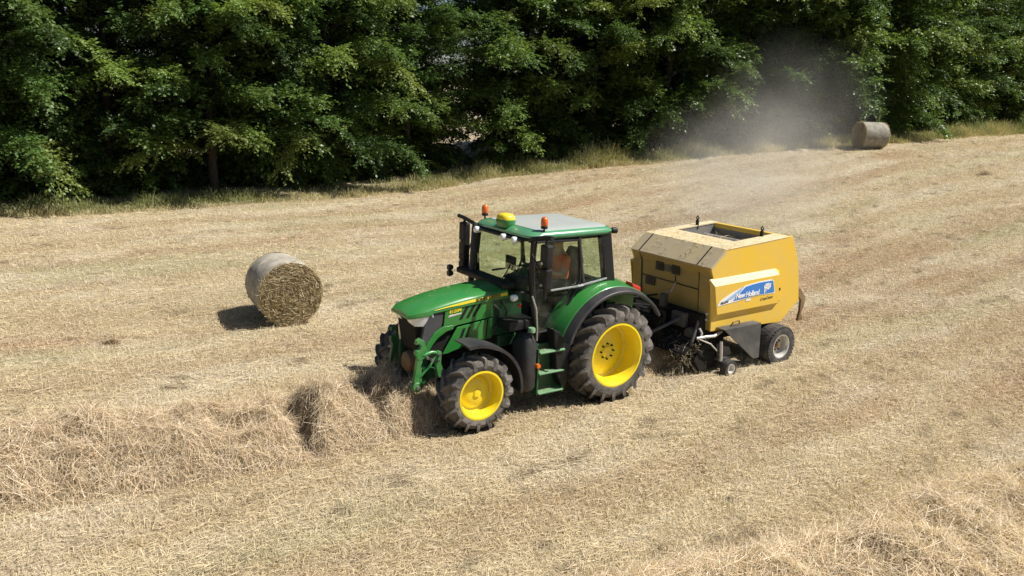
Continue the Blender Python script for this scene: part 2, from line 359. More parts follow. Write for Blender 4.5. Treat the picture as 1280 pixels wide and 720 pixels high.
windrow('hay_windrow', np.arange(-2.6, 11.5, .05), lambda l: np.interp(l, [-3, 0, 2.6, 3.6, 5, 8.4, 12], [-.1, -.1, -.3, -.3, -.2, -.7, -1.1]), lambda l: np.interp(l, [-3, 2.2, 3.3, 12], [.6, .6, 1.2, 1.2]), front_height, 100000,
        'loose hay windrow running under and ahead of the green tractor with dark broken ends', .16, .5, np.array([1.0, .99, 1.02]))
windrow('hay_windrow', np.arange(-9, 8, .06), lambda l: 6.75 - .13 * l + .12 * np.sin(l * 1.3), lambda l: 1.25 + 0 * l, lambda l, v: .46 + .22 * (fbm(l * .9, v * .9, 3, 70, 2) - .5), 100000,
        'loose pale hay windrow in the near right corner of the field', .18, .6, np.array([1.16, 1.17, 1.22]), .55)
# a small dark tuft of hay left on the stubble
def tuft(x, y, label, n=260, s=.16):
    root_z = float(zg(np.array([x]), np.array([y]))[0]); P = np.c_[rng.normal(0, s * .5, n), rng.normal(0, s * .35, n), rng.uniform(0, s * .55, n)]
    D = dirs(n, -.2, .7); Ln = rng.uniform(.08, .22, n)
    V, F, C = ribbons(P - D * .06, D, Ln, np.full(n, .008), Ln * .3, np.array([.2, .14, .08])[None] * rng.uniform(.5, 1.8, n)[:, None], 2)
    o = fast_mesh('hay_tuft', V, F, C, 'straw'); o.location = (x, y, root_z); tag(o, label, 'hay tuft', 'small dark tufts of hay left on the stubble')
tuft(-7.41, 14.2, 'small dark tuft of hay left of the near round bale')
tuft(19.2, 33.3, 'dark tuft of hay on the slope below the far bale', s=.3, n=300)

# ------------------------------------------------------------------ round bales
def bale(name, c, axis, r, half, label, net=(.44, .40, .325)):
    """net-wrapped round bale; axis points out of the face nearest the camera"""
    ax = Vector(axis).normalized(); rz = math.atan2(ax.y, ax.x); z0 = float(zt(*c)) - .03
    root = tag(empty(name, (c[0], c[1], z0), rz), label, 'hay bale', 'round hay bales standing in the field')
    rgz = np.random.default_rng(5); na, nl = 72, 15; vs = []
    for i in range(nl):
        t = -1 + 2 * i / (nl - 1)
        for k in range(na):
            q = 2 * PI * k / na; rr = r * (1 - .035 * abs(t) ** 6) * (1 + .012 * math.sin(3 * q + 1) + .010 * (vnoise(k * .35, i * .5) - .5) * 2)
            vs.append((t * half, rr * math.cos(q), r + rr * math.sin(q) * (.985)))
    V = np.array(vs); V[:, 2] = np.maximum(V[:, 2], .015)
    F = np.array([(i * na + k, i * na + (k + 1) % na, (i + 1) * na + (k + 1) % na, (i + 1) * na + k) for i in range(nl - 1) for k in range(na)])
    wrap = fast_mesh('net_wrap', V, F, np.ones((len(V), 3)) * np.array(net), 'net', root); wrap.data.shade_smooth()
    for sgn in (1, -1):
        ring = []; nr = 16
        for j in range(nr + 1):
            for k in range(na):
                q = 2 * PI * k / na; f = j / nr; rr = r * .968 * f
                dz = .05 * (fbm(np.array([rr * 7 * math.cos(q) + 30]), np.array([rr * 7 * math.sin(q) + 30]), 3)[0] - .5)
                ring.append((sgn * (half + .004 + dz * (f < .98) + .03 * (1 - f * f)), rr * math.cos(q), r + rr * math.sin(q)))
        V = np.array(ring); F = np.array([(j * na + k, j * na + (k + 1) % na, (j + 1) * na + (k + 1) % na, (j + 1) * na + k) for j in range(nr) for k in range(na)])
        cc = np.array([.36, .285, .17])[None] * (0.6 + .9 * fbm(V[:, 1] * 9, V[:, 2] * 9, 4))[:, None]
        face = fast_mesh('bale_end', V, F, cc, 'haycore', root)
        n = 5200 if sgn > 0 else 2500                            # straws laid round the spiral
        rad = r * np.sqrt(rgz.uniform(.0, .96, n)); q = rgz.uniform(-PI, PI, n)
        tang = q + PI / 2 + rgz.normal(0, .65, n); lift = rgz.normal(0, .16, n)
        D = np.c_[sgn * np.sin(lift), np.cos(tang) * np.cos(lift), np.sin(tang) * np.cos(lift)]
        Ln = rgz.uniform(.05, .2, n); P = np.c_[np.full(n, sgn * (half + .025)) + sgn * .03 * (1 - (rad / r) ** 2) + rgz.uniform(-.02, .02, n), rad * np.cos(q), r + rad * np.sin(q)] - D * (Ln * .5)[:, None]
        P[:, 2] = np.maximum(P[:, 2], .0)
        col = np.array([(.66, .55, .36), (.50, .40, .24), (.30, .23, .13), (.74, .66, .50)])[rgz.choice(4, n, p=[.3, .34, .24, .12])] * rgz.uniform(.7, 1.2, n)[:, None]
        V, F, C = ribbons(P, D, Ln, rgz.uniform(.005, .010, n), Ln * .0, col, 2)
        st = fast_mesh('straw', V, F, C, 'straw', face); st['kind'] = 'stuff'
    return root
def net_mat():
    m = attr_mat('net_wrapped_hay', .75, 0, .3); nt = m.node_tree; N, L = nt.nodes, nt.links
    b = next(n for n in N if n.type == 'BSDF_PRINCIPLED'); a = next(n for n in N if n.type == 'ATTRIBUTE'); tc = next(n for n in N if n.type == 'TEX_COORD')
    mp = N.new('ShaderNodeMapping'); mp.inputs['Scale'].default_value = (1.6, 18, 18); L.new(tc.outputs['Object'], mp.inputs[0])
    n = N.new('ShaderNodeTexNoise'); n.inputs['Scale'].default_value = 5; n.inputs['Detail'].default_value = 6; L.new(tc.outputs['Object'], n.inputs[0])
    mp2 = N.new('ShaderNodeMapping'); mp2.inputs['Scale'].default_value = (60, 3, 3); L.new(tc.outputs['Object'], mp2.inputs[0])
    n2 = N.new('ShaderNodeTexNoise'); n2.inputs['Scale'].default_value = 1; n2.inputs['Detail'].default_value = 3; L.new(mp2.outputs[0], n2.inputs[0])
    ad = N.new('ShaderNodeMath'); ad.operation = 'ADD'; L.new(n.outputs[0], ad.inputs[0]); L.new(n2.outputs[0], ad.inputs[1])
    mr = N.new('ShaderNodeMapRange'); mr.inputs[1].default_value = .7; mr.inputs[2].default_value = 1.35; mr.inputs[3].default_value = .45; mr.inputs[4].default_value = 1.25; L.new(ad.outputs[0], mr.inputs[0])
    sc_ = N.new('ShaderNodeVectorMath'); sc_.operation = 'SCALE'; L.new(a.outputs['Color'], sc_.inputs[0]); L.new(mr.outputs[0], sc_.inputs['Scale']); L.new(sc_.outputs[0], b.inputs['Base Color'])
    bp = N.new('ShaderNodeBump'); bp.inputs['Strength'].default_value = .6; bp.inputs['Distance'].default_value = .02; L.new(ad.outputs[0], bp.inputs['Height']); L.new(bp.outputs[0], b.inputs['Normal'])
    return m
M['net'] = net_mat()
bale('round_bale', (-4.73, 16.12), (.50, -.865), .665, .60, 'round hay bale lying beside its shadow left of the tractor')
bale('round_bale', (17.45, 40.5), (-.985, -.17), .66, .60, 'small looking far round bale at the edge of the hedge', (.33, .305, .245))  # net colour darker than the near bale's, carrying its shaded side

# ------------------------------------------------------------------ wheels
def tyre(parent, c, Ro, W, rim, out, nlug, lugh, m, side_lug=True, dphi=.30):
    h = lugh; mid = (rim + Ro) / 2
    prof = [(rim, -W * .42), (rim + .03, -W * .47), (mid - .02, -W * .5), (Ro - h - .07, -W * .485), (Ro - h - .02, -W * .42), (Ro - h, -W * .2)]
    prof = prof + [(r, -o) for r, o in reversed(prof)]
    b = MB(); b.lathe(prof, c, 'y', 56)
    for s in (-1, 1):
        for k in range(nlug):
            q0 = 2 * PI * (k + (.5 if s > 0 else 0)) / nlug; rings = []
            for t, o, top, bot, wd in ((0, -.02, Ro - .012, Ro - h - .02, .5), (.35, .16, Ro - .003, Ro - h - .02, .5), (.75, .36, Ro - .012, Ro - h - .02, .56), (.95, .47, Ro - .035, Ro - h - .06, .62), (1.02, .512, Ro - .085, Ro - h - .10, .62), (1.0, .505, Ro - .15, Ro - h - .13, .5)):
                th = wd * .055 * (Ro / .8); q = q0 + t * dphi; o2 = c[1] + s * o * W
                P = lambda r, dt, o=o2, q=q: (c[0] + r * math.cos(q) - dt * math.sin(q), o, c[2] + r * math.sin(q) + dt * math.cos(q))
                rings.append([P(bot, -th * 1.25), P(top, -th * .8), P(top, th * .8), P(bot, th * 1.25)])
            b.loft(rings)
    return b.build('tyre', m, parent, smooth=32)
def big_wheel(root, x, y, Ro, W, rim, s, nlug, lugh, deep, bolts):
    w = empty('wheel', (x, y, Ro), 0, root); c = (0, 0, 0)
    tyre(w, c, Ro, W, rim, s, nlug, lugh, 'rubber')
    e = s * W * .43; b = MB()
    b.lathe([(rim + .018, e), (rim + .022, e + s * .02), (rim - .008, e + s * .022), (rim - .03, e - s * .03), (rim - .045, e - s * .10), (rim - .05, e - s * deep), (rim - .10, e - s * (deep + .02)),
             (rim * .62, e - s * (deep - .015)), (rim * .42, e - s * (deep - .045)), (rim * .22, e - s * (deep - .05)), (.0, e - s * (deep - .05))], c, 'y', 56)
    b.lathe([(rim + .018, -e), (rim + .022, -e - s * .02), (rim - .02, -e), (rim - .05, -e + s * .12), (rim - .05, e - s * deep)], c, 'y', 56)
    r = b.build('rim', 'yellow', w, smooth=40)
    hb = MB(); yy = e - s * (deep - .05)
    hb.lathe([(.0, yy + s * .022), (rim * .15, yy + s * .02), (rim * .18, yy + s * .005), (rim * .2, yy - s * .01)], c, 'y', 24); hb.build('hub', 'yellow', w, smooth=40)
    for k in range(bolts):
        q = 2 * PI * k / bolts; nb = MB(); nb.lathe([(.0, yy + s * .035), (.014, yy + s * .035), (.017, yy - s * .005)], (rim * .25 * math.cos(q), 0, rim * .25 * math.sin(q)), 'y', 6); nb.build('wheel_bolt', 'black', w)
    return w
# ------------------------------------------------------------------ tractor
T = tag(empty('tractor', (TX, TY, 0), TA), 'green farm tractor with yellow wheels and glass cab pulling the yellow baler', 'tractor')
RR, RF, WB = .825, .595, 2.565
for s in (1, -1):
    big_wheel(T, 0, s * .945, RR, .53, .515, s, 19, .085, .30, 8)
    big_wheel(T, WB, .945 if s > 0 else -1.10, RF, .43, .355, s, 16, .060, .16, 0)
def P(name, b, m, bevel=0, smooth=None, parent=T): return b.build(name, m, parent, bevel, smooth)
# chassis
P('chassis', MB().box(-.75, 1.5, -.33, .33, .42, 1.15).box(1.4, 2.3, -.27, .27, .5, 1.15).box(2.2, 3.05, -.24, .24, .55, 1.0), 'dull_black', .02)
P('front_axle', MB().tube([(WB, -.75, .6), (WB, 0, .66), (WB, .75, .6)], [.09, .13, .09], 12).box(WB - .14, WB + .14, -.2, .2, .5, .85), 'dark_green', .01, 40)
P('rear_axle', MB().tube([(0, -.8, RR), (0, .8, RR)], .16, 16), 'dark_green', 0, 40)
# hood
secs = [(1.66, .40, 1.985, 1.945, 1.80), (2.0, .40, 1.965, 1.925, 1.785), (2.4, .40, 1.925, 1.885, 1.755), (2.75, .39, 1.875, 1.835, 1.72), (2.98, .375, 1.825, 1.79, 1.695), (3.13, .355, 1.785, 1.755, 1.68), (3.25, .315, 1.745, 1.72, 1.665), (3.32, .26, 1.71, 1.69, 1.655)]
rings = []
for x, hw, zt_, zs, zl in secs:
    half = [(hw + .012, zl), (hw + .008, (zl + zs) / 2), (hw - .004, zs - .03), (hw - .05, zs), (hw * .70, zt_ - .022), (hw * .36, zt_ - .006)]
    rings.append([(x, y, z) for y, z in half] + [(x, 0, zt_)] + [(x, -y, z) for y, z in reversed(half)])
hood = P('hood', MB().loft(rings), 'green', 0, 38)
P('nose_lip', MB().loft([[(x + .006, y, z) for y, z in ((hw + .012, zl + .004), (hw + .012, zl - .035), (-hw - .012, zl - .035), (-hw - .012, zl + .004))] for x, hw, zt_, zs, zl in secs[4:]]), 'green', .006, 40)
def hoodline(x, which):
    xs = [q[0] for q in secs]; return np.interp(x, xs, [q[which] for q in secs])
for s in (1, -1):
    st = MB(); rg = []
    for x in np.linspace(1.67, 2.95, 12):
        hw = hoodline(x, 1) + .017; za, zb = hoodline(x, 4) + .012, hoodline(x, 3) - .045
        f = max(.06, min(1, (2.95 - x) / .45)); zm = zb - .012; lo = zm - (zm - za) * f * .62
        rg.append([(x, s * hw, lo), (x, s * (hw - .004), zm), (x, s * (hw - .02), zm), (x, s * (hw - .02), lo)])
    stripe = st.loft(rg).build('yellow_stripe', 'stripe', T, smooth=30)
    if s > 0:
        text('JOHN DEERE', .078, (2.24, hoodline(2.2, 1) + .021, 1.806), (-1, 0, .05), (0, 0, 1), 'print_black', stripe, 'stripe_lettering', 0, .001)
    P('side_panel', MB().prism([(2.76, 1.715), (1.92, 1.79), (1.92, 1.52), (2.57, 1.46), (2.66, 1.43), (2.79, 1.47)], s * .36, s * .393)
      .prism([(2.55, 1.43), (1.92, 1.50), (1.92, 1.18), (2.2, 1.16), (2.72, 1.04), (2.80, 1.04)], s * .36, s * .388), 'green', .008)
    for pts in ([(2.41, 1.735), (2.35, 1.74), (2.47, 1.55), (2.53, 1.545)], [(2.29, 1.745), (2.23, 1.75), (2.35, 1.56), (2.41, 1.555)], [(2.17, 1.755), (2.13, 1.76), (2.25, 1.57), (2.29, 1.565)]): P('cooling_slot', MB().prism(pts, s * .38, s * .396), 'dull_black')
    for pts in ([(2.45, 1.40), (2.40, 1.405), (2.47, 1.22), (2.53, 1.21)], [(2.35, 1.41), (2.31, 1.415), (2.38, 1.23), (2.43, 1.225)], [(2.02, 1.485), (2.0, 1.487), (2.02, 1.19), (2.04, 1.19)]): P('cooling_slot', MB().prism(pts, s * .375, s * .391), 'dull_black')
    P('grille_panel', MB().prism([(3.0, 1.69), (2.77, 1.71), (2.805, 1.48), (2.95, 1.38), (3.08, 1.20), (3.16, 1.22), (3.10, 1.5)], s * .30, s * .372), 'grille', .01)
    P('nose_arch', MB().prism([(2.60, 1.48), (2.80, 1.475), (2.94, 1.395), (3.06, 1.25), (3.14, 1.10), (3.06, 1.08), (2.98, 1.20), (2.88, 1.31), (2.74, 1.39), (2.62, 1.41)], s * .33, s * .398), 'green', .012)
    if s > 0:
        text('6120M', .075, (2.70, .398, 1.665), (-1, 0, .08), (0, 0, 1), 'stripe', T, 'model_number', .25, .002)
        P('side_badge', MB().prism([(2.72, 1.60), (2.50, 1.63), (2.48, 1.655), (2.70, 1.635)], .385, .397), 'silver', .004)
    # headlight: a wedge of glass under the hood lip
    P('headlight', MB().loft([[(2.95, s * .375, 1.69), (2.95, s * .372, 1.60), (2.95, s * .27, 1.60), (2.95, s * .27, 1.69)], [(3.08, s * .366, 1.675), (3.07, s * .355, 1.50), (3.07, s * .2, 1.50), (3.08, s * .2, 1.675)],
                              [(3.24, s * .315, 1.66), (3.21, s * .28, 1.50), (3.21, s * .12, 1.51), (3.25, s * .12, 1.66)], [(3.28, s * .27, 1.655), (3.24, s * .2, 1.55), (3.25, s * .12, 1.56), (3.29, s * .12, 1.655)]]), 'lamp', .006, 40)
P('front_grille', MB().box(2.6, 3.05, -.32, .32, .95, 1.66).prism([(3.03, 1.66), (3.24, 1.655), (3.15, 1.1), (3.03, .95)], -.27, .27), 'dull_black', .015)
P('engine_block', MB().box(1.45, 2.6, -.3, .3, .9, 1.75), 'dull_black', .02)
P('cowl', MB().box(1.36, 1.92, -.38, .38, 1.2, 1.83).box(1.4, 1.8, -.3, .39, 1.0, 1.2), 'dark_green', .03)
P('coolant_hoses', MB().tube([(1.9, .36, 1.7), (1.82, .43, 1.62), (1.8, .42, 1.45), (1.88, .38, 1.3)], .03).tube([(1.75, .4, 1.75), (1.7, .46, 1.6), (1.7, .4, 1.4)], .02), 'grey_plastic', 0, 50)
# chaff settled on the bonnet, roof and steps
n = 40; x_ = rng.uniform(1.75, 3.1, n); y_ = rng.uniform(-.25, .25, n); Pc = np.c_[x_, y_, np.interp(x_, [q[0] for q in secs], [q[2] for q in secs]) + .002 - .06 * y_ ** 2]
n2 = 70; Pc = np.r_[Pc, np.c_[rng.uniform(0, 1.2, n2), rng.uniform(-.55, .55, n2), np.full(n2, 2.904)], np.c_[rng.uniform(.97, 1.42, 160), rng.uniform(.88, 1.0, 160), rng.choice([.38, .70, 1.04], 160)]]; n = len(Pc)
V_, F_, C_ = ribbons(Pc, dirs(n, -.02, .06), rng.uniform(.015, .05, n), np.full(n, .005), np.zeros(n), STRAW[rng.choice(3, n)], 1)
ch = fast_mesh('chaff', V_, F_, C_, 'straw', T); ch['kind'] = 'stuff'
# front linkage
lk = empty('front_linkage', (-.20, 0, .06), 0, T)
P('linkage_frame', MB().box(3.1, 3.35, -.36, .36, .62, .78).box(3.25, 3.36, -.46, -.30, .5, 1.2).box(3.22, 3.34, .28, .36, .55, 1.1).box(3.2, 3.3, -.3, .3, .98, 1.06), 'dark_green', .015, None, lk)
for s, mm in ((1, 'hitch_green'), (-1, 'dark_green')):  # far arm and hook get a darker green, shade put into their colour
    y = s * .41
    P('lift_arm', MB().prism([(3.36, 1.02), (3.44, 1.02), (3.50, .66), (3.49, .52), (3.41, .49), (3.36, .56), (3.38, .7)], y - .035, y + .035).lathe([(0, -.055), (.075, -.055), (.075, .055), (0, .055)], (3.45, y, .56), 'y', 18), mm, .008, 40, lk)
    P('hook', MB().prism([(3.34, .98), (3.30, 1.12), (3.33, 1.25), (3.40, 1.30), (3.46, 1.27), (3.47, 1.21), (3.42, 1.22), (3.385, 1.18), (3.42, 1.12), (3.47, 1.13), (3.48, 1.06), (3.43, .96)], y - .04, y + .04), mm, .008, None, lk)
P('lower_link', MB().prism([(3.05, 1.05), (3.12, 1.08), (3.16, .9), (3.10, .66), (3.02, .62), (3.0, .7), (3.06, .88)], .40, .46).tube([(3.36, .43, 1.03), (3.2, .43, 1.06), (3.08, .43, 1.03)], .028).tube([(3.4, .43, .7), (3.25, .44, .85), (3.1, .43, 1.02)], .022), 'hitch_green', .006, 40, lk)
for p0, p1, r_ in (((3.3, .44, 1.0), (3.3, .5, 1.0), .022), ((3.22, .44, .95), (3.22, .5, .96), .022), ((3.1, .45, 1.02), (3.1, .51, 1.02), .024), ((3.12, .45, .94), (3.12, .5, .93), .02), ((3.45, .46, .56), (3.45, .51, .56), .03), ((3.05, .46, .66), (3.05, .5, .66), .025)):
    P('hydraulic_fitting', MB().tube([p0, p1], r_), 'steel', 0, 40, lk)
P('pto_cover', MB().lathe([(0, .12), (.09, .12), (.15, .08), (.17, 0), (.17, -.1)], (3.33, 0, .82), 'x', 24), 'rust', 0, 40, lk)
P('hose', MB().tube([(3.35, -.3, 1.1), (3.38, -.28, 1.3), (3.33, -.26, 1.5), (3.3, -.26, 1.62)], .022).tube([(3.36, -.34, 1.45), (3.4, -.33, 1.6), (3.38, -.32, 1.68)], .035), 'steel', 0, 50, lk)
# front mudguards
for s in (1, -1):
    rg = []
    for k in range(15):
        q = R(74 + (186 - 74) * k / 14); r = .755 + (.05 * (1 - k / 4) if k < 4 else 0); y0, y1 = s * .74, s * 1.16; c, d_ = math.cos(q), math.sin(q)
        pt = lambda rr, y: (WB + .02 + rr * c, y, RF + rr * d_)
        rg.append([pt(r, y0), pt(r + .012, (y0 + y1) / 2), pt(r - .004, y1), pt(r - .05, y1), pt(r - .045, y1 - s * .012), pt(r - .016, (y0 + y1) / 2), pt(r - .02, y0)])
    P('front_mudguard', MB().loft(rg), 'grey_plastic', 0, 50)
# rear mudguards: green shell and black outer lip
for s in (1, -1):
    def arc(y0, y1, r0, r1, th, q0, q1, n=22):
        rg = []
        for k in range(n):
            q = R(q0 + (q1 - q0) * k / (n - 1)); c, d_ = math.cos(q), math.sin(q)
            rg.append([(r0 * c, s * y0, RR + r0 * d_), (r1 * c, s * y1, RR + r1 * d_), ((r1 - th) * c, s * y1, RR + (r1 - th) * d_), ((r0 - th) * c, s * y0, RR + (r0 - th) * d_)])
        return MB().loft(rg)
    g = P('rear_mudguard', arc(.62, 1.05, 1.19, 1.12, .03, 22, 138), 'green', .012, 45)
    arc(1.05, 1.2, 1.115, 1.07, .05, 18, 148).build('mudguard_lip', 'grey_plastic', g, .012, 45)
    MB().loft([[( -.42, s * (.80 - .0), 1.955), (-.42, s * .98, 1.94), (-.42, s * .98, 1.86), (-.42, s * .80, 1.86)], [(-.62, s * .80, 1.87), (-.62, s * .98, 1.85), (-.62, s * .98, 1.74), (-.62, s * .80, 1.74)]]).build('tail_light', 'red_lens', g, .02)
    P('inner_guard', MB().prism([(RR * 0 + r * math.cos(R(q)), RR + r * math.sin(R(q))) for r, q in [(1.13, 38), (1.17, 50), (1.17, 70), (1.17, 90), (1.17, 110), (1.13, 136)]] + [(-.7, .9), (.7, .75)], s * .60, s * .63), 'green', .01)
    P('rear_guard_plate', MB().prism([(1.16, 1.36), (.80, 1.20), (.82, .62), (.90, .28), (1.06, .62)], s * .74, s * .98), 'black', .015)
# cab
P('cab_floor', MB().box(-.1, 1.42, -.72, .72, 1.05, 1.28).box(.0, .98, -.62, .62, 1.28, 1.42), 'dull_black', .02)
pil = lambda pts, m='black', r=.038: [P('pillar', MB().tube(pts, r, 8), m, 0, 50)]
for s in (1, -1):
    pil([(1.47, s * .76, 2.78), (1.50, s * .78, 2.3), (1.46, s * .79, 1.75), (1.36, s * .80, 1.26)])
    pil([(.60, s * .775, 2.75), (.56, s * .80, 2.35), (.50, s * .81, 2.02)], 'grey_plastic', .032)
    P('pillar', MB().loft([[(.16, s * .68, 2.78), (.16, s * .79, 2.78), (-.06, s * .79, 2.78), (-.07, s * .68, 2.78)], [(.03, s * .69, 2.0), (.03, s * .805, 2.0), (-.19, s * .805, 1.98), (-.20, s * .69, 1.98)], [(0, s * .66, 1.7), (0, s * .78, 1.7), (-.2, s * .78, 1.7), (-.2, s * .66, 1.7)]]), 'black', .02)
    door = P('door', MB().tube([(x, s * (.805 if z < 2.4 else .797), z) for x, z in [(1.44, 2.72), (1.0, 2.715), (.62, 2.70), (.57, 2.35), (.56, 2.07), (.66, 1.86), (.84, 1.56), (.97, 1.31), (1.35, 1.30), (1.44, 1.75), (1.485, 2.3), (1.445, 2.71)]], .022, 6), 'black')
    MB().prism([(1.465, 2.72), (.60, 2.70), (.55, 2.08), (.66, 1.86), (.84, 1.56), (.97, 1.31), (1.355, 1.30), (1.45, 1.75), (1.49, 2.3)], s * .795, s * .801).build('door_glass', 'glass', door)
    if s > 0:
        MB().tube([(.70, s * .83, 1.95), (.64, s * .87, 1.97), (.54, s * .87, 1.98), (.50, s * .83, 1.97)], .014, 8).build('door_handle', 'steel', door)
    P('side_glass', MB().prism([(.58, 2.70), (.12, 2.70), (.02, 2.02), (.50, 2.04)], s * .785, s * .79), 'glass')
    P('waist_rail', MB().tube([(1.15, s * .83, 1.95), (.66, s * .835, 1.965), (.4, s * .83, 1.99), (0, s * .80, 2.03)], .018, 6), 'steel' if s > 0 else 'black')
    P('cab_side_panel', MB().prism([(.97, 1.29), (.84, 1.55), (.66, 1.85), (.55, 2.02), (0, 2.0), (-.1, 1.7), (.5, 1.2)], s * .66, s * .77), 'black', .01)
P('windscreen', MB().loft([[(1.47, -.72, 2.72), (1.475, -.72, 2.72), (1.475, .72, 2.72), (1.47, .72, 2.72)], [(1.53, -.72, 2.3), (1.535, -.72, 2.3), (1.535, .72, 2.3), (1.53, .72, 2.3)], [(1.47, -.74, 1.78), (1.475, -.74, 1.78), (1.475, .74, 1.78), (1.47, .74, 1.78)]]), 'glass')
P('rear_window', MB().loft([[(-.02, -.68, 2.72), (-.015, -.68, 2.72), (-.015, .68, 2.72), (-.02, .68, 2.72)], [(-.14, -.68, 1.95), (-.135, -.68, 1.95), (-.135, .68, 1.95), (-.14, .68, 1.95)]]), 'glass')
P('rear_panel', MB().box(-.16, .0, -.66, .66, 1.2, 1.95), 'dull_black', .02)
# roof: rounded slab with a pale top panel
def rrect(x0, x1, hy, r, z, n=5, taper=0):
    pts = []
    for cx, cy, a0 in ((x1 - r, hy - r, 0), (x0 + r, hy - r, 90), (x0 + r, -hy + r, 180), (x1 - r, -hy + r, 270)):
        for k in range(n): q = R(a0 + 90 * k / (n - 1)); pts.append((cx + r * math.cos(q), cy + r * math.sin(q), z))
    return pts
roof = P('roof', MB().loft([rrect(-.08, 1.50, .775, .16, 2.745), rrect(-.14, 1.56, .82, .20, 2.775), rrect(-.15, 1.56, .825, .20, 2.81), rrect(-.11, 1.50, .785, .20, 2.858), rrect(-.05, 1.42, .72, .18, 2.875)]), 'roof_green', 0, 50)
MB().loft([rrect(-.07, 1.36, .735, .17, 2.86), rrect(-.06, 1.35, .725, .16, 2.882), rrect(.0, 1.26, .65, .14, 2.896), rrect(.1, 1.14, .5, .12, 2.902)]).build('roof_panel', 'roof_panel', roof, 0, 40)
MB().loft([rrect(-.06, 1.46, .74, .12, 2.70), rrect(-.08, 1.48, .76, .14, 2.76)]).build('roof_lining', 'black', roof, 0, 40)
vis = P('sun_visor', MB().loft([[(1.50, -.70, 2.78), (1.50, .70, 2.78), (1.50, .70, 2.73), (1.50, -.70, 2.73)], [(1.60, -.62, 2.745), (1.60, .62, 2.745), (1.60, .62, 2.70), (1.60, -.62, 2.70)]]), 'black', .012)
for y in (-.62, .16, .46): P('work_light', MB().lathe([(0, .06), (.045, .055), (.058, .035), (.05, -.05), (0, -.06)], (1.60, y, 2.71), 'x', 20), 'lamp', 0, 40)
for s in (1, -1): P('rear_light', MB().tube([(-.10, s * .74, 2.80), (-.19, s * .77, 2.80)], .05, 12), 'black', .012, 40)
for x, y in ((1.27, .75), (1.38, -.75)):
    z0 = 2.80 if y > 0 else 2.78
    be = P('beacon', MB().tube([(x, y, z0), (x, y, 2.95)], .014, 8).lathe([(0, 0), (.05, 0), (.055, .03), (.045, .05), (0, .05)], (x, y, 2.91), 'z', 20), 'black', 0, 40)
    MB().lathe([(.052, 0), (.058, .03), (.056, .08), (.044, .12), (.02, .138), (0, .14)], (x, y, 2.955), 'z', 24).build('beacon_lens', 'orange_lens', be, 0, 60)
gp = P('gps_receiver', MB().loft([rrect(1.36, 1.58, .15, .09, 2.85), rrect(1.34, 1.60, .165, .10, 2.93), rrect(1.35, 1.59, .16, .10, 2.965)]), 'green', 0, 45)
MB().loft([rrect(1.35, 1.59, .16, .10, 2.965), rrect(1.355, 1.585, .155, .10, 3.01), rrect(1.385, 1.555, .12, .085, 3.045), rrect(1.42, 1.52, .06, .05, 3.055)]).build('gps_dome', 'stripe', gp, 0, 60)
# mirrors on swung out arms
for s in (1, -1):
    mx, my, mz = (1.56, -1.10, 0.) if s < 0 else (1.44, 1.06, .13)
    mi = P('mirror', MB().box(mx - .07, mx + .06, my - .09, my + .09, 2.22 + mz if s < 0 else 2.26 + mz, 2.76 if s < 0 else 2.60 + mz).box(mx - .07, mx + .06, my - .09, my + .09, 1.92 + mz, 2.24 + mz), 'black', .03)
    MB().tube([(1.52, s * .74, 2.74), (1.56, s * .9, 2.80), (mx, my - s * .02, 2.83), (mx + .02, my + s * .16, 2.85)], .034, 8).tube([(mx, my, 2.82), (mx, my, 1.9)], .022, 8).tube([(mx, my, 2.05 + mz), (1.53, s * .88, 2.5), (1.5, s * .76, 2.56)], .013, 6).build('mirror_arm', 'black', mi, 0, 50)
    for z in (2.45, 2.12): MB().tube([(mx + .05, my, z), (mx + .085, my, z)], .025, 10).build('mirror_pivot', 'steel', mi, 0, 40)
# exhaust beside the right front pillar and its shield
P('exhaust_pipe', MB().tube([(1.66, -.70, 1.75), (1.64, -.70, 2.0), (1.60, -.71, 2.72), (1.57, -.73, 2.80)], .05, 14), 'grey_plastic', 0, 50)
# side lights on brackets ahead of the front pillars
for s in (1, -1):
    br = P('light_bracket', MB().tube([(1.5, s * .72, 1.93), (1.66, s * .74, 1.95), (1.76, s * .80, 1.97)], .022, 8), 'black', 0, 50)
    for dz in ((0, .10) if s < 0 else (0,)): MB().lathe([(0, .04), (.045, .035), (.055, .0), (.04, -.05), (0, -.06)], (1.82, s * (.80 if s > 0 else 1.12), 1.90 + dz), 'x', 18).build('side_light', 'lamp' if s > 0 else 'grey_plastic', br, 0, 40)
P('scuttle_bar', MB().box(1.52, 1.76, -1.02, .42, 1.93, 2.03), 'black', .03)
P('wiper', MB().tube([(1.53, -.1, 1.86), (1.56, .2, 2.15), (1.56, .3, 2.3)], .01, 6), 'black')
# entry steps, fuel tank, battery box
stp = P('steps', MB().box(.93, .96, .62, .98, .30, 1.15).box(1.42, 1.45, .62, .98, .33, 1.08), 'dark_green', .006)
for z in (.36, .68, 1.02): MB().box(.95, 1.43, .88, 1.0, z - .015, z + .015).tube([(.95, 1.0, z), (1.43, 1.0, z)], .018, 6).build('step_tread', 'step_green', stp, .004)
MB().box(.96, 1.42, .76, .80, .35, 1.1).build('step_back', 'dark_green', stp)
P('fuel_tank', MB().loft([rrect(1.45, 1.80, .2, .1, z) for z in (.42, .5, 1.2)] + [rrect(1.48, 1.77, .16, .1, 1.3)]) if False else MB().loft([[(x, y + .78, z) for x, y, z in rrect(1.44 + d_, 1.70 - d_, .21 - d_, .10, z)] for z, d_ in ((.42, .03), (.48, 0), (1.18, 0), (1.30, .05), (1.36, .10))]), 'grey_plastic', 0, 50)
P('filler_cap', MB().lathe([(0, .07), (.05, .07), (.06, .05), (.06, 0)], (1.55, .92, 1.36), 'z', 16), 'step_green', 0, 40)
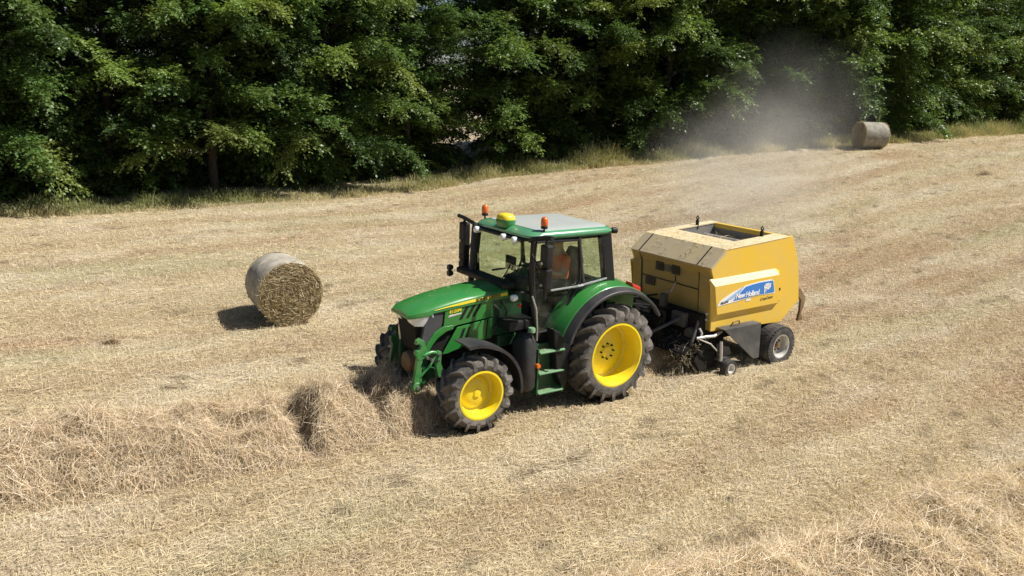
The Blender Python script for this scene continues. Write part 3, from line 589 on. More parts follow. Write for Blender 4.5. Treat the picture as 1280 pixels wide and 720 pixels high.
P('battery_box', MB().box(1.38, 1.86, .42, .78, 1.36, 1.52), 'black', .02)
P('front_handrail', MB().tube([(1.5, .83, 1.9), (1.45, .88, 1.7), (1.43, .90, 1.4), (1.43, .9, 1.2)], .016, 8), 'steel', 0, 50)
P('mirror_lamp', MB().tube([(1.6, .62, 1.72), (1.6, .66, 1.72)], .032, 14), 'red_lens', .01, 40)
P('amber_lamp', MB().lathe([(0, .03), (.035, .025), (.04, -.02)], (1.45, .99, .82), 'y', 14), 'orange_lens', 0, 40)
# cab interior
seat = P('driver_seat', MB().box(.16, .66, -.25, .25, 1.60, 1.74), 'black', .05)
MB().loft([[(.20, -.24, 1.72), (.20, .24, 1.72), (.08, .24, 1.72), (.08, -.24, 1.72)], [(.12, -.23, 2.2), (.12, .23, 2.2), (.0, .23, 2.2), (.0, -.23, 2.2)], [(.08, -.14, 2.42), (.08, .14, 2.42), (-.01, .14, 2.42), (-.01, -.14, 2.42)]]).build('seat_back', 'black', seat, .04)
MB().box(.25, .56, -.18, .18, 1.3, 1.6).build('seat_base', 'dull_black', seat)
MB().box(.2, .62, -.40, -.29, 1.88, 1.95).box(.2, .3, -.4, -.3, 1.5, 1.9).build('armrest', 'black', seat, .02)
P('dashboard', MB().loft([[(1.12, -.2, 1.3), (1.12, .2, 1.3), (1.40, .2, 1.3), (1.40, -.2, 1.3)], [(1.0, -.18, 1.9), (1.0, .18, 1.9), (1.35, .18, 2.0), (1.35, -.18, 2.0)], [(1.04, -.15, 2.0), (1.04, .15, 2.0), (1.3, .15, 2.05), (1.3, -.15, 2.05)]]), 'black', .02)
sw = P('steering_column', MB().tube([(1.1, 0, 1.8), (.86, 0, 2.1)], .035, 8), 'black')
wr = []
ax = Vector((-.55, 0, .83)).normalized(); u = Vector((0, 1, 0)); w_ = ax.cross(u)
ring = [Vector((.86, 0, 2.1)) + (u * math.cos(q) + w_ * math.sin(q)) * .19 for q in [2 * PI * k / 28 for k in range(29)]]
MB().tube(ring, .016, 8, False).tube([ring[0], ring[14]], .014, 6).tube([ring[7], (.86, 0, 2.1)], .014, 6).build('steering_wheel', 'black', sw, 0, 50)
P('control_console', MB().box(.1, .9, -.62, -.38, 1.42, 1.86), 'dull_black', .03)
P('monitor', MB().box(1.02, 1.06, -.58, -.30, 2.02, 2.26), 'black', .015)
P('drawbar_hitch', MB().box(-1.15, -.6, -.06, .06, .46, .56).box(-.8, -.6, -.25, .25, .5, 1.05), 'dull_black', .01)

# ------------------------------------------------------------------ driver (a thing of its own, seated in the cab)
def skin_body(name, verts, edges, radii, m, parent=None, sub=2):
    me = bpy.data.meshes.new(name); me.from_pydata(verts, edges, []); o = bpy.data.objects.new(name, me); COL.objects.link(o)
    md = o.modifiers.new('skin', 'SKIN'); md.use_smooth_shade = True
    if not me.skin_vertices: me.attributes  # layer comes with the modifier
    for v, r in zip(me.skin_vertices[0].data, radii): v.radius = (r, r) if not hasattr(r, '__len__') else r
    me.skin_vertices[0].data[0].use_root = True
    s2 = o.modifiers.new('sub', 'SUBSURF'); s2.levels = sub; s2.render_levels = sub; me.materials.append(M[m])
    if parent is not None: o.parent = parent
    return o
dx, dy = to_world(.40, .06)
D0 = tag(empty('person', (float(dx), float(dy), 1.73), TA), 'driver in an orange shirt sitting in the tractor cab', 'person')
def limb(s): return s
bv = [(0, 0, .10), (.0, 0, .30), (-.01, 0, .48), (.0, 0, .60), (.015, 0, .68)]                  # pelvis .. neck
be_ = [(0, 1), (1, 2), (2, 3), (3, 4)]; br_ = [(.15, .11), (.14, .10), (.16, .105), (.07, .065), (.06, .06)]
hv = [(.04, 0, .76), (.045, 0, .85)]; bv += hv; be_ += [(4, 5), (5, 6)]; br_ += [(.085, .10), (.075, .09)]
for s in (1, -1):
    k = len(bv); bv += [(0, s * .19, .55), (.10, s * .25, .30), (.36, s * .17, .36), (.44, s * .16, .38)]; be_ += [(3, k), (k, k + 1), (k + 1, k + 2), (k + 2, k + 3)]; br_ += [.06, .047, .036, .03]
    k = len(bv); bv += [(.06, s * .11, .09), (.46, s * .14, .12), (.52, s * .14, -.28), (.63, s * .15, -.33)]; be_ += [(0, k), (k, k + 1), (k + 1, k + 2), (k + 2, k + 3)]; br_ += [.09, .062, .045, .035]
body = skin_body('person_body', bv, be_, br_, 'skin', D0)
for s in (1, -1):                                                # five fingers closing on the steering wheel
    fv, fe, fr = [(.44, s * .16, .38)], [], [.022]
    for f in range(4):
        k = len(fv); oy = s * (.16 + .018 * (f - 1.5)); L = (.07, .08, .075, .06)[f]; fv += [(.47, oy, .395), (.47 + L * .6, oy, .385), (.47 + L * .7, oy, .345)]; fe += [(0, k), (k, k + 1), (k + 1, k + 2)]; fr += [.009, .008, .007]
    k = len(fv); fv += [(.455, s * .115, .385), (.49, s * .10, .365)]; fe += [(0, k), (k, k + 1)]; fr += [.01, .008]
    skin_body('hand', fv, fe, fr, 'skin', D0, 1)
sv = bv[:4]; se = be_[:3]; sr = [(.185, .155), (.19, .15), (.20, .15), (.10, .09)]; sv = list(sv); sr = list(sr); se = list(se)
for s in (1, -1):
    k = len(sv); sv += [(0, s * .20, .55), (.07, s * .24, .38)]; se += [(3, k), (k, k + 1)]; sr += [.075, .065]
skin_body('shirt', sv, se, sr, 'shirt', D0)
tv, te, tr_ = [(0, 0, .11)], [], [(.16, .125)]
for s in (1, -1):
    k = len(tv); tv += [(.06, s * .11, .09), (.46, s * .14, .12), (.51, s * .14, -.24)]; te += [(0, k), (k, k + 1), (k + 1, k + 2)]; tr_ += [.10, .074, .06]
skin_body('trousers', tv, te, tr_, 'trousers', D0)
hair = MB(); hair.lathe([(.105, -.02), (.108, .03), (.095, .07), (.06, .10), (0, .112)], (.035, 0, .85), 'z', 20); hair.build('hair', 'hair', D0, 0, 60)
fc = MB(); fc.loft([[(.125, -.012, .83), (.125, .012, .83), (.118, .012, .80), (.118, -.012, .80)], [(.15, -.014, .795), (.15, .014, .795), (.125, .014, .785), (.125, -.014, .785)]]); fc.build('nose', 'skin', D0, .005)
for s in (1, -1):
    MB().lathe([(0, .008), (.01, .005), (.012, 0)], (.122, s * .035, .835), 'x', 10).build('eye', 'print_black', D0)
    MB().lathe([(0, .012), (.02, .01), (.028, 0), (.02, -.01)], (.04, s * .095, .82), 'y', 12).build('ear', 'skin', D0, 0, 60)
MB().box(.118, .127, -.025, .025, .762, .77).build('mouth', 'red_lens', D0, .003)

# ------------------------------------------------------------------ round baler
bx0 = -3.3; wx_, wy_ = to_world(bx0, 0)
B = tag(empty('round_baler', (float(wx_), float(wy_), 0), TA, off=[bx0, 0, 0]), 'yellow round baler with an open top hitched behind the green tractor', 'baler')
def Q(name, b, m, bevel=0, smooth=None, parent=B): return b.build(name, m, parent, bevel, smooth)
HW = 1.03
outline = [(-2.58, 2.345), (-2.22, 2.03), (-2.30, 1.86), (-2.36, .86), (-4.34, .79), (-4.84, 1.17), (-4.70, 1.91), (-4.42, 2.47)]
for s in (1, -1):
    side = Q('side_panel', MB().prism(outline, s * (HW - .05), s * HW), 'baler_yellow', .008)
    # raised field of the side panel: bright upper chamfer, flat face, undercut
    x0, x1 = -2.25, -4.06
    b = MB(); o = s * (HW - .004); p = s * 1.095
    b.add([(x0 + .03, o, 1.835), (x1 + .06, o, 1.885), (x1, p, 1.765), (-2.30, p, 1.71), (-2.42, p, 1.185), (-4.13, p, 1.215), (-2.36, o, 1.05), (-3.93, o, 1.075), (x1 - .06, o, 1.83), (-4.20, o, 1.20)],
          [(3, 2, 5, 4), (4, 5, 7, 6), (1, 8, 2), (2, 8, 9, 5), (5, 9, 7), (0, 3, 4, 6), (0, 6, 7, 9, 8, 1)])
    b.build('raised_panel', 'baler_yellow', side)
    MB().add([(x0 + .03, o, 1.835), (x1 + .06, o, 1.885), (x1, p, 1.765), (-2.30, p, 1.71), (x0 + .03, o - s * .02, 1.80), (x1 + .06, o - s * .02, 1.85), (x1, p - s * .02, 1.755), (-2.30, p - s * .02, 1.70)], [(0, 1, 2, 3), (4, 5, 6, 7), (0, 1, 5, 4), (1, 2, 6, 5), (2, 3, 7, 6), (3, 0, 4, 7)]).build('ledge', 'ledge', side)
    if s > 0:
        y = 1.097
        sheet = lambda pts, m, name, par, y=y, t=.004: MB().prism(pts, y, y + t).build(name, m, par)
        dec = sheet([(-2.40, 1.335), (-2.45, 1.42), (-2.60, 1.49), (-2.755, 1.55), (-3.077, 1.64), (-3.3, 1.672), (-3.507, 1.69), (-3.84, 1.697), (-3.89, 1.68), (-3.905, 1.655), (-3.97, 1.445), (-3.955, 1.42), (-3.484, 1.424), (-3.081, 1.392)], 'white_decal', 'decal', B)
        sheet([(-2.80, 1.40), (-3.081, 1.412), (-3.484, 1.442), (-3.94, 1.444), (-3.95, 1.46), (-3.89, 1.65), (-3.87, 1.672), (-3.507, 1.668), (-3.3, 1.652), (-3.12, 1.628)], 'blue', 'blue_field', dec, y + .005)
        for k in range(9):                                       # the blue breaks up into slanting flecks towards the tip
            xa = -2.52 - .045 * k; h_ = .018 + .019 * k; zc = 1.39 + .010 * k
            sheet([(xa, zc), (xa - .032, zc), (xa - .032 - h_ * .9, zc + h_), (xa - h_ * .9, zc + h_)], 'pale_blue', 'blue_fleck', dec, y + .005)
        lg = MB()
        for k, (cx, cz, rx, rz, an) in enumerate([(-3.66, 1.56, .05, .022, 60), (-3.70, 1.60, .05, .022, 35), (-3.75, 1.615, .05, .022, 5), (-3.79, 1.60, .045, .02, -30), (-3.80, 1.555, .04, .018, -60), (-3.72, 1.545, .045, .02, 40), (-3.75, 1.565, .04, .018, 10), (-3.77, 1.53, .035, .016, -30), (-3.66, 1.485, .05, .013, 75), (-3.69, 1.51, .04, .012, 60)]):
            a = R(an); lg.prism([(cx + rx * math.cos(q) * math.cos(a) - rz * math.sin(q) * math.sin(a), cz + rx * math.cos(q) * math.sin(a) + rz * math.sin(q) * math.cos(a)) for q in [2 * PI * j / 14 for j in range(14)]], y + .010, y + .013)
        lg.build('leaf_emblem', 'white_decal', dec)
        text('New Holland', .135, (-2.86, y + .012, 1.43), (-1, 0, .03), (0, 0, 1), 'white_decal', dec, 'maker_lettering', .1, .004, .88)
        text('BR6090', .062, (-2.48, y + .007, 1.362), (-1, 0, .12), (0, 0, 1), 'print_grey', dec, 'model_lettering', .1, .002)
        text('CropCutter', .075, (-3.57, y + .002, 1.315), (-1, 0, .05), (0, 0, 1), 'print_grey', side, 'feature_lettering', .3, 0)
        sheet([(-3.16, 1.345), (-3.29, 1.35), (-3.29, 1.39), (-3.16, 1.385)], 'white', 'warning_sticker', side)
        MB().lathe([(0, .012), (.03, .012), (.032, 0)], (-4.19, HW, 1.455), 'y', 14).build('latch_hole', 'print_black', side)
        MB().tube([(-4.15, HW, 1.26), (-4.18, HW + .03, 1.24), (-4.21, HW, 1.21)], .01, 6).build('latch', 'rust', side)
# front: dusty sloping top panel and vertical face with seams, grids and a tool post
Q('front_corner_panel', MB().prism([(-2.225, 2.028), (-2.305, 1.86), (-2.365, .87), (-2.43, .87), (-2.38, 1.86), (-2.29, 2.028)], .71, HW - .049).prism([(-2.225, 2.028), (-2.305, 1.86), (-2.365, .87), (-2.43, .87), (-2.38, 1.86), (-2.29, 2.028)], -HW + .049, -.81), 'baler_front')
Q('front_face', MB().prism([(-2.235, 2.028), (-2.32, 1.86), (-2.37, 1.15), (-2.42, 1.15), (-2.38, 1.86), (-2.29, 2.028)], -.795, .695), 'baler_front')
fr = Q('front_slope', MB().prism([(-2.585, 2.348), (-2.215, 2.035), (-2.25, 2.0), (-2.61, 2.31)], -HW - .004, HW + .004), 'baler_slope', .006)
seam = MB()
for y in (-.80, .70):
    seam.prism([(-2.222, 2.045), (-2.575, 2.343), (-2.57, 2.349), (-2.214, 2.051)], y - .012, y + .012)
    seam.prism([(-2.29, 1.90), (-2.312, 1.86), (-2.36, 1.17), (-2.352, 1.17), (-2.304, 1.86), (-2.28, 1.90)], y - .013, y + .013)
seam.prism([(-2.334, 1.58), (-2.335, 1.56), (-2.327, 1.56), (-2.326, 1.58)], -.8, .7); seam.box(-2.335, -2.322, .10, .115, 1.58, 1.72)
Q('panel_seams', seam, 'print_black')
for y0, y1, z0, z1, x in ((-.40, -.19, 1.74, 1.92, -2.305), (.02, .23, 1.74, 1.92, -2.305), (-.68, -.42, 1.40, 1.56, -2.335)):
    gr = MB()
    for k in range(7):
        z = z0 + (z1 - z0) * k / 7; gr.box(x, x + .012, y0, y1, z, z + (z1 - z0) / 7 * .72)
    Q('warning_decal', gr, 'print_black')
Q('grey_sticker', MB().box(-2.31, -2.298, -.15, -.02, 1.76, 1.88), 'print_grey')
Q('tool_post', MB().box(-2.22, -2.13, -.07, .07, .8, 1.36), 'guard', .012)
Q('lock_pin', MB().tube([(-2.18, -.06, 1.36), (-2.18, .0, 1.40), (-2.2, .14, 1.42), (-2.28, .16, 1.6)], .012, 6), 'steel', 0, 50)
for z in (1.17, 1.06): Q('marker_reflector', MB().lathe([(0, .02), (.022, .018), (.025, 0)], (-2.345, .93, z), 'x', 12), 'white', 0, 40)
# top deck round the open chamber
def deckz(x): return 2.345 + (-2.58 - x) * .0685
top = MB()
for x0, x1, y0, y1 in ((-2.59, -3.22, -HW, HW), (-3.22, -4.34, .66, HW), (-3.22, -4.42, -HW, -.84), ):
    top.prism([(x0, deckz(x0)), (x1, deckz(x1)), (x1, deckz(x1) - .03), (x0, deckz(x0) - .03)], y0, y1)
Q('top_deck', top, 'baler_top', .004)
Q('rear_crossbar', MB().prism([(-4.36, 2.45), (-4.43, 2.46), (-4.47, 2.38), (-4.36, 2.36)], -HW + .06, HW - .06), 'baler_yellow', .01)
Q('chamber', MB().prism([(-3.22, 2.36), (-3.26, 2.36), (-3.3, 1.75), (-3.22, 1.75)], -.84, .66).prism([(-3.22, 2.12), (-4.45, 2.14), (-4.45, 2.08), (-3.22, 2.06)], -.9, .9).prism([(-3.2, 2.38), (-4.4, 2.42), (-4.5, 1.8), (-3.2, 1.8)], -.90, -.85).prism([(-3.2, 2.36), (-4.4, 2.41), (-4.5, 1.8), (-3.2, 1.8)], .67, .72).prism([(-4.36, 2.42), (-4.40, 2.42), (-4.6, 1.75), (-4.55, 1.75)], -.88, .88), 'inside', .006)
rl = MB()
for x in (-3.5, -3.8, -4.1): rl.tube([(x, -.85, 2.17), (x, .67, 2.17)], .09, 16)
Q('chamber_rollers', rl, 'inside', 0, 40)
n = 900; Pn = np.c_[rng.uniform(-4.3, -3.3, n) - bx0, rng.uniform(-.8, .62, n), 2.13 + .16 * rng.random(n) ** 2]
V_, F_, C_ = ribbons(Pn, dirs(n, -.1, .4), rng.uniform(.05, .2, n), np.full(n, .008), np.full(n, .01), STRAW[rng.choice(3, n)] * .9, 1)
hs = fast_mesh('hay_scraps', V_, F_, C_, 'straw', B); hs['kind'] = 'stuff'
n = 900; x_ = np.where(rng.random(n) < .5, rng.uniform(-3.2, -2.6, n), rng.uniform(-4.3, -2.6, n)); y_ = rng.uniform(-1, 1, n)
k = (x_ > -3.2) | (y_ > .68) | (y_ < -.86); x_, y_ = x_[k], y_[k]; n = len(x_); Pn = np.c_[x_ - bx0, y_, 2.349 + (-2.58 - x_) * .0685 + rng.uniform(0, .01, n)]
n2 = 90; t_ = rng.random(n2); Ps_ = np.c_[-2.215 - .37 * t_ - bx0, rng.uniform(-1, 1, n2), 2.042 + .313 * t_]; Pn = np.r_[Pn, Ps_]; n += n2
V_, F_, C_ = ribbons(Pn, dirs(n, -.02, .12), rng.uniform(.03, .11, n), np.full(n, .007), np.full(n, .0), STRAW[rng.choice(3, n)], 1)
ch = fast_mesh('chaff', V_, F_, C_, 'straw', B); ch['kind'] = 'stuff'
n = 2600; a_ = rng.uniform(-.6, 2.4, n); Pn = np.c_[-2.2 + (.2 + .35 * rng.random(n)) * np.cos(a_) - bx0, rng.uniform(-1, 1, n), .34 + (.16 + .3 * rng.random(n)) * np.sin(a_)]
V_, F_, C_ = ribbons(Pn, dirs(n, -.8, .6), rng.uniform(.04, .17, n), np.full(n, .005), np.full(n, .03), STRAW[rng.choice(6, n)] * .6, 2)
fd = fast_mesh('hay_feed', V_, F_, C_, 'straw', B); fd['kind'] = 'stuff'
for x, y in ((-3.86, -.87), (-3.95, .68)):
    zz = deckz(x); Q('lifting_eye', MB().box(x - .02, x + .02, y - .03, y + .03, zz - .08, zz + .10).tube([(x, y, zz + .10), (x, y - .03, zz + .15), (x, y, zz + .19), (x, y + .03, zz + .15), (x, y, zz + .10)], .016, 6), 'black', .004)
# tailgate
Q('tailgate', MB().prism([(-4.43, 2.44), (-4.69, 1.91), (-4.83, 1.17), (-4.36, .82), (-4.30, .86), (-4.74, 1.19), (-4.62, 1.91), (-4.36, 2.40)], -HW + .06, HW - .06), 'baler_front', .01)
for s in (1, -1):
    k_ = Q('kicker_arm', MB().prism([(-4.34, .80), (-4.45, .78), (-4.84, 1.22), (-4.98, 1.33), (-4.90, 1.36), (-4.78, 1.28)], s * .80, s * .88), 'rust_yellow', .01)
    MB().prism([(-4.86, 1.34), (-5.0, 1.37), (-5.20, 1.17), (-5.18, .98), (-5.11, .84), (-5.20, .70), (-5.03, .69), (-5.07, .9), (-5.06, 1.12), (-4.95, 1.22)], s * .88, s * .93).build('kicker_bracket', 'rust', k_, .008)
# chassis, axle, drawbar and pick-up
Q('chassis', MB().box(-4.3, -2.4, -.85, .85, .62, .88).box(-2.9, -2.2, -.9, .9, .55, 1.15).box(-4.25, -3.95, -.95, .95, .32, .5), 'dull_black', .01)
Q('drawbar', MB().loft([[(-1.05, -.06, .46), (-1.05, .06, .46), (-1.05, .06, .56), (-1.05, -.06, .56)], [(-2.3, -.3, .60), (-2.3, .3, .60), (-2.3, .3, .80), (-2.3, -.3, .80)]]).box(-1.9, -1.8, -.3, .3, .5, 1.0).tube([(-.65, 0, .75), (-2.2, 0, .95)], .07, 12), 'dull_black', .01)
Q('hydraulic_hoses', MB().tube([(-.7, .2, 1.1), (-1.1, .25, 1.35), (-1.6, .2, 1.25), (-2.25, .2, 1.1)], .02, 6).tube([(-.7, .1, 1.15), (-1.2, .1, 1.3), (-1.7, .05, 1.15), (-2.25, .1, 1.05)], .02, 6).tube([(-.7, -.1, 1.1), (-1.1, -.15, 1.4), (-1.7, -.2, 1.3), (-2.2, -.2, 1.3)], .018, 6), 'black', 0, 50)
pk = Q('pickup', MB().box(-2.75, -2.3, -1.02, 1.02, .26, .5).prism([(-2.62, .15), (-2.62, .62), (-2.2, .62), (-2.02, .36), (-2.2, .12)], .98, 1.01).prism([(-2.62, .15), (-2.62, .62), (-2.2, .62), (-2.02, .36), (-2.2, .12)], -1.01, -.98), 'dull_black', .01)
MB().tube([(-2.2, -.98, .32), (-2.2, .98, .32)], .14, 18).build('pickup_reel', 'dull_black', pk, 0, 40)
tn = MB()
for k in range(26):
    y = -.95 + 1.9 * k / 25
    for q in (20, 100, 190, 280):
        a = R(q + 12 * (k % 3)); tn.tube([(-2.2 + .13 * math.cos(a), y, .32 + .13 * math.sin(a)), (-2.2 + .25 * math.cos(a - .3), y, .32 + .25 * math.sin(a - .3))], .006, 4)
tn.build('pickup_tines', 'steel', pk)
MB().tube([(-1.95, -.95, .62), (-1.8, -.95, .5), (-1.8, .95, .5), (-1.95, .95, .62)], .03, 8).prism([(-1.75, .48), (-2.1, .72), (-2.12, .70), (-1.77, .46)], -.9, .9).build('wind_guard', 'dull_black', pk, 0, 50)
Q('frame_braces', MB().tube([(-2.3, .6, 1.12), (-1.5, .12, .62)], .035, 8).tube([(-2.3, -.6, 1.12), (-1.5, -.12, .62)], .035, 8).tube([(-2.25, .85, 1.1), (-2.0, .92, .62)], .03, 8).box(-2.24, -2.1, .3, .62, .86, 1.12).box(-2.24, -2.14, -.7, -.3, .8, 1.1).lathe([(0, .05), (.11, .05), (.12, 0), (.12, -.06)], (-2.16, .74, .78), 'x', 18), 'guard', .01, 40)
Q('side_hoses', MB().tube([(-2.02, 1.03, .78), (-2.2, 1.08, .80), (-2.4, 1.1, .79), (-2.62, 1.06, .84)], .028, 8).tube([(-2.05, 1.05, .77), (-2.3, 1.12, .66), (-2.5, 1.1, .5)], .014, 8).tube([(-2.1, 1.0, .95), (-2.13, 1.04, .86), (-2.1, 1.04, .8)], .02, 8), 'silver', 0, 50)
Q('catch_handle', MB().tube([(-2.78, 1.12, .92), (-2.82, 1.14, 1.0), (-2.98, 1.14, 1.02), (-3.02, 1.12, .95)], .014, 6), 'rust', 0, 50)
Q('wheel_guard', MB().prism([(-2.50, .925), (-3.52, .925), (-3.56, .24), (-3.40, .24)], [1.20] * 4, [1.22] * 4).prism([(-2.50, .925), (-3.52, .925), (-3.52, .90), (-2.54, .90)], .98, 1.215).prism([(-3.52, .92), (-3.56, .24), (-3.54, .24), (-3.50, .92)], .95, 1.2), 'guard', .006)
Q('wheel_guard', MB().prism([(-2.50, .925), (-3.52, .925), (-3.56, .24), (-3.40, .24)], [-1.20] * 4, [-1.22] * 4).prism([(-2.50, .925), (-3.52, .925), (-3.52, .90), (-2.54, .90)], -.98, -1.215), 'guard', .006)
# road wheels
def small_wheel(x, y, r, W, rim, s, blocks, nm='wheel'):
    w = empty(nm, (x - bx0, y, r), 0, B); w['_off'] = [0, 0, 0]; b = MB()
    prof = [(rim, -W * .40), (rim + .02, -W * .47), ((rim + r) / 2, -W * .5), (r - .04, -W * .47), (r - .014, -W * .38), (r - .006, -W * .15)]
    b.lathe(prof + [(a, -c) for a, c in reversed(prof)], (0, 0, 0), 'y', 44)
    for k in range(blocks):
        for j, o in enumerate((-.38, -.13, .13, .38)):
            q = 2 * PI * (k + .5 * (j % 2)) / blocks; c, d_ = math.cos(q), math.sin(q); h = .5 * 2 * PI * r / blocks * .62; dz = r - (.004 if abs(o) < .3 else .016)
            b.add([((dz - .03 * (i > 3)) * c - u_ * h * d_, (o + v_ * .10) * W, (dz - .03 * (i > 3)) * d_ + u_ * h * c) for i, (u_, v_) in enumerate(((-1, -1), (1, -1), (1, 1), (-1, 1)) * 2)], [(0, 1, 2, 3), (0, 4, 5, 1), (1, 5, 6, 2), (2, 6, 7, 3), (3, 7, 4, 0)])
    b.build('tyre', 'rubber_dark', w, smooth=35)
    e = s * W * .42; d = MB().lathe([(rim + .012, e), (rim + .012, e + s * .015), (rim - .012, e + s * .01), (rim - .03, e - s * .03), (rim - .035, e - s * W * .30), (rim * .55, e - s * W * .33), (rim * .45, e - s * W * .25), (0, e - s * W * .25)], (0, 0, 0), 'y', 36)
    d.lathe([(rim + .012, -e), (rim - .03, -e + s * .04), (rim - .035, e - s * W * .3)], (0, 0, 0), 'y', 36)
    rm = d.build('rim', 'silver', w, 0, 40)
    if blocks > 20:
        MB().lathe([(0, e - s * W * .10), (.05, e - s * W * .10), (.06, e - s * W * .25)], (0, 0, 0), 'y', 16).build('hub', 'rust', w, 0, 40)
        for k in range(6):
            q = 2 * PI * k / 6; nb = MB(); nb.lathe([(0, e - s * W * .19), (.016, e - s * W * .19), (.018, e - s * W * .26)], (.095 * math.cos(q), 0, .095 * math.sin(q)), 'y', 6); nb.build('wheel_nut', 'black', w)
    return w
for s in (1, -1): small_wheel(-4.10, s * 1.12, .40, .38, .225, s, 34)
for s in (1, -1):
    small_wheel(-2.72, s * 1.22, .17, .14, .085, s, 18, 'gauge_wheel')
    Q('gauge_wheel_arm', MB().prism([(-2.52, .62), (-2.60, .62), (-2.64, .3), (-2.58, .28)], s * 1.05, s * 1.10).prism([(-2.62, .58), (-2.86, .52), (-2.92, .38), (-2.80, .32), (-2.66, .36)], s * 1.06, s * 1.09).box(-2.9, -2.55, s * 1.06 - .05, s * 1.06 + .05, .30, .35), 'rust' if False else 'guard', .006)
    Q('gauge_strut', MB().tube([(-2.56, s * 1.13, .68), (-2.6, s * 1.13, .3)], .03, 8), 'silver', 0, 50)

# ------------------------------------------------------------------ trees
def leaves_at(P, D, size):
    """folded diamond leaves: base P, direction D"""
    n = len(P); up = np.c_[rng.normal(0, .5, n), rng.normal(0, .5, n), np.ones(n)]
    side = np.cross(D, up); side /= np.linalg.norm(side, axis=1)[:, None] + 1e-6; nrm = np.cross(side, D)
    w = (size * rng.uniform(.28, .38, n))[:, None]; L = size[:, None]
    mid = P + D * L * .5 + nrm * w * .25
    V = np.stack([P, mid - side * w - nrm * w * .35, P + D * L - nrm * L * .12, mid + side * w - nrm * w * .35], 1).reshape(-1, 3)
    b = np.arange(n) * 4; return V, np.c_[b, b + 1, b + 2, b + 3]
LEAF = np.array([(.115, .182, .046), (.078, .138, .036), (.148, .214, .052), (.085, .142, .048), (.175, .222, .06)])
def make_crown(name, H, rad, nb, base_z, lsz, tw, seed, droop=1.):
    g = np.random.default_rng(seed); Ps, Ds, Ss, Cs = [], [], [], []; limbs = MB()
    for i in range(nb):
        f = (i + g.random()) / nb; z0 = base_z + (H * .93 - base_z) * f ** 1.05; az = i * 2.39996 + g.normal(0, .4)
        prof = (1 - .62 * max(0, f - .45)) * (0.80 + .2 * math.sin(PI * min(1, f * 1.6))); L = rad * prof * g.uniform(.5, 1.2); el = g.uniform(.05, .5) + .5 * f
        p = np.array([0, 0, z0]); pts = [p]; st = 12; dl = L / st; tang = []
        for k in range(st):
            e = el - droop * (k / st) ** 1.6 * g.uniform(.9, 1.5); az2 = az + g.normal(0, .10)
            t = np.array([math.cos(e) * math.cos(az2), math.cos(e) * math.sin(az2), math.sin(e)]); p = p + t * dl; pts.append(p); tang.append(t)
        if i % 3 == 0: limbs.tube([tuple(q) for q in pts[:9:2]], [max(.012, .07 * (1 - f * .6) * (1 - k / 6)) for k in range(5)], 5)
        hue = LEAF[g.choice(5, p=[.3, .25, .2, .15, .1])] * g.uniform(.7, 1.2)
        for k in range(2, st):
            for j in range(tw):
                c = pts[k] + (pts[k + 1] - pts[k]) * g.random(); s = 1 if (j + k) % 2 else -1; t = tang[k]
                sd = np.cross(t, [0, 0, 1.]); sd /= np.linalg.norm(sd) + 1e-6; a = g.uniform(.3, 1.1)
                d = t * math.cos(a) + sd * s * math.sin(a) + np.array([0, 0, g.normal(.06, .42)]); d /= np.linalg.norm(d)
                tl = g.uniform(.35, .85) * (1.15 - .5 * k / st) * rad / 3.4; m = int(tl / (lsz * .40)) + 2
                u = (np.arange(m) + g.random(m)) / m; c_ = c + d * (u * tl)[:, None]; c_[:, 2] -= .28 * droop * tl * u ** 2
                sgn = np.where(np.arange(m) % 2, 1, -1)[:, None]; sd2 = np.cross(d, [0, 0, 1.]); sd2 /= np.linalg.norm(sd2) + 1e-6
                dd = d * .7 + sd2 * sgn * .75 + g.normal(0, .28, (m, 3)) + np.array([0, 0, -.15]); dd /= np.linalg.norm(dd, axis=1)[:, None]
                Ps.append(c_ + g.normal(0, .025, (m, 3))); Ds.append(dd); Ss.append(lsz * g.uniform(.7, 1.25, m)); Cs.append(hue * g.uniform(.8, 1.2, (m, 1)))
    V, F = leaves_at(np.concatenate(Ps), np.concatenate(Ds), np.concatenate(Ss)); C = np.repeat(np.concatenate(Cs), 4, 0)
    o = fast_mesh(name, V, F, C, 'leaf'); o.data.shade_smooth(); return o, limbs
def make_tree(H, rad, nb, base_z, lsz, tw, seed, droop):
    root = empty('tree'); cr, limbs = make_crown('crown', H, rad, nb, base_z, lsz, tw, seed, droop); cr.parent = root
    g = random.Random(seed); path = [(0, 0, -.2)] + [(g.uniform(-.12, .12) * k, g.uniform(-.12, .12) * k, H * .23 * k) for k in range(1, 5)]
    limbs.tube(path, [.17, .14, .11, .08, .03], 10); limbs.build('trunk', 'bark', root, 0, 60); return root
protos = [make_tree(12, 4.3, 112, 1.3, .122, 10, 101, .75), make_tree(12.5, 4.1, 112, 1.7, .118, 10, 202, .6), make_tree(11.5, 4.6, 112, 1.1, .122, 10, 303, .95), make_tree(12.5, 4.2, 108, 1.9, .12, 10, 404, .55)]
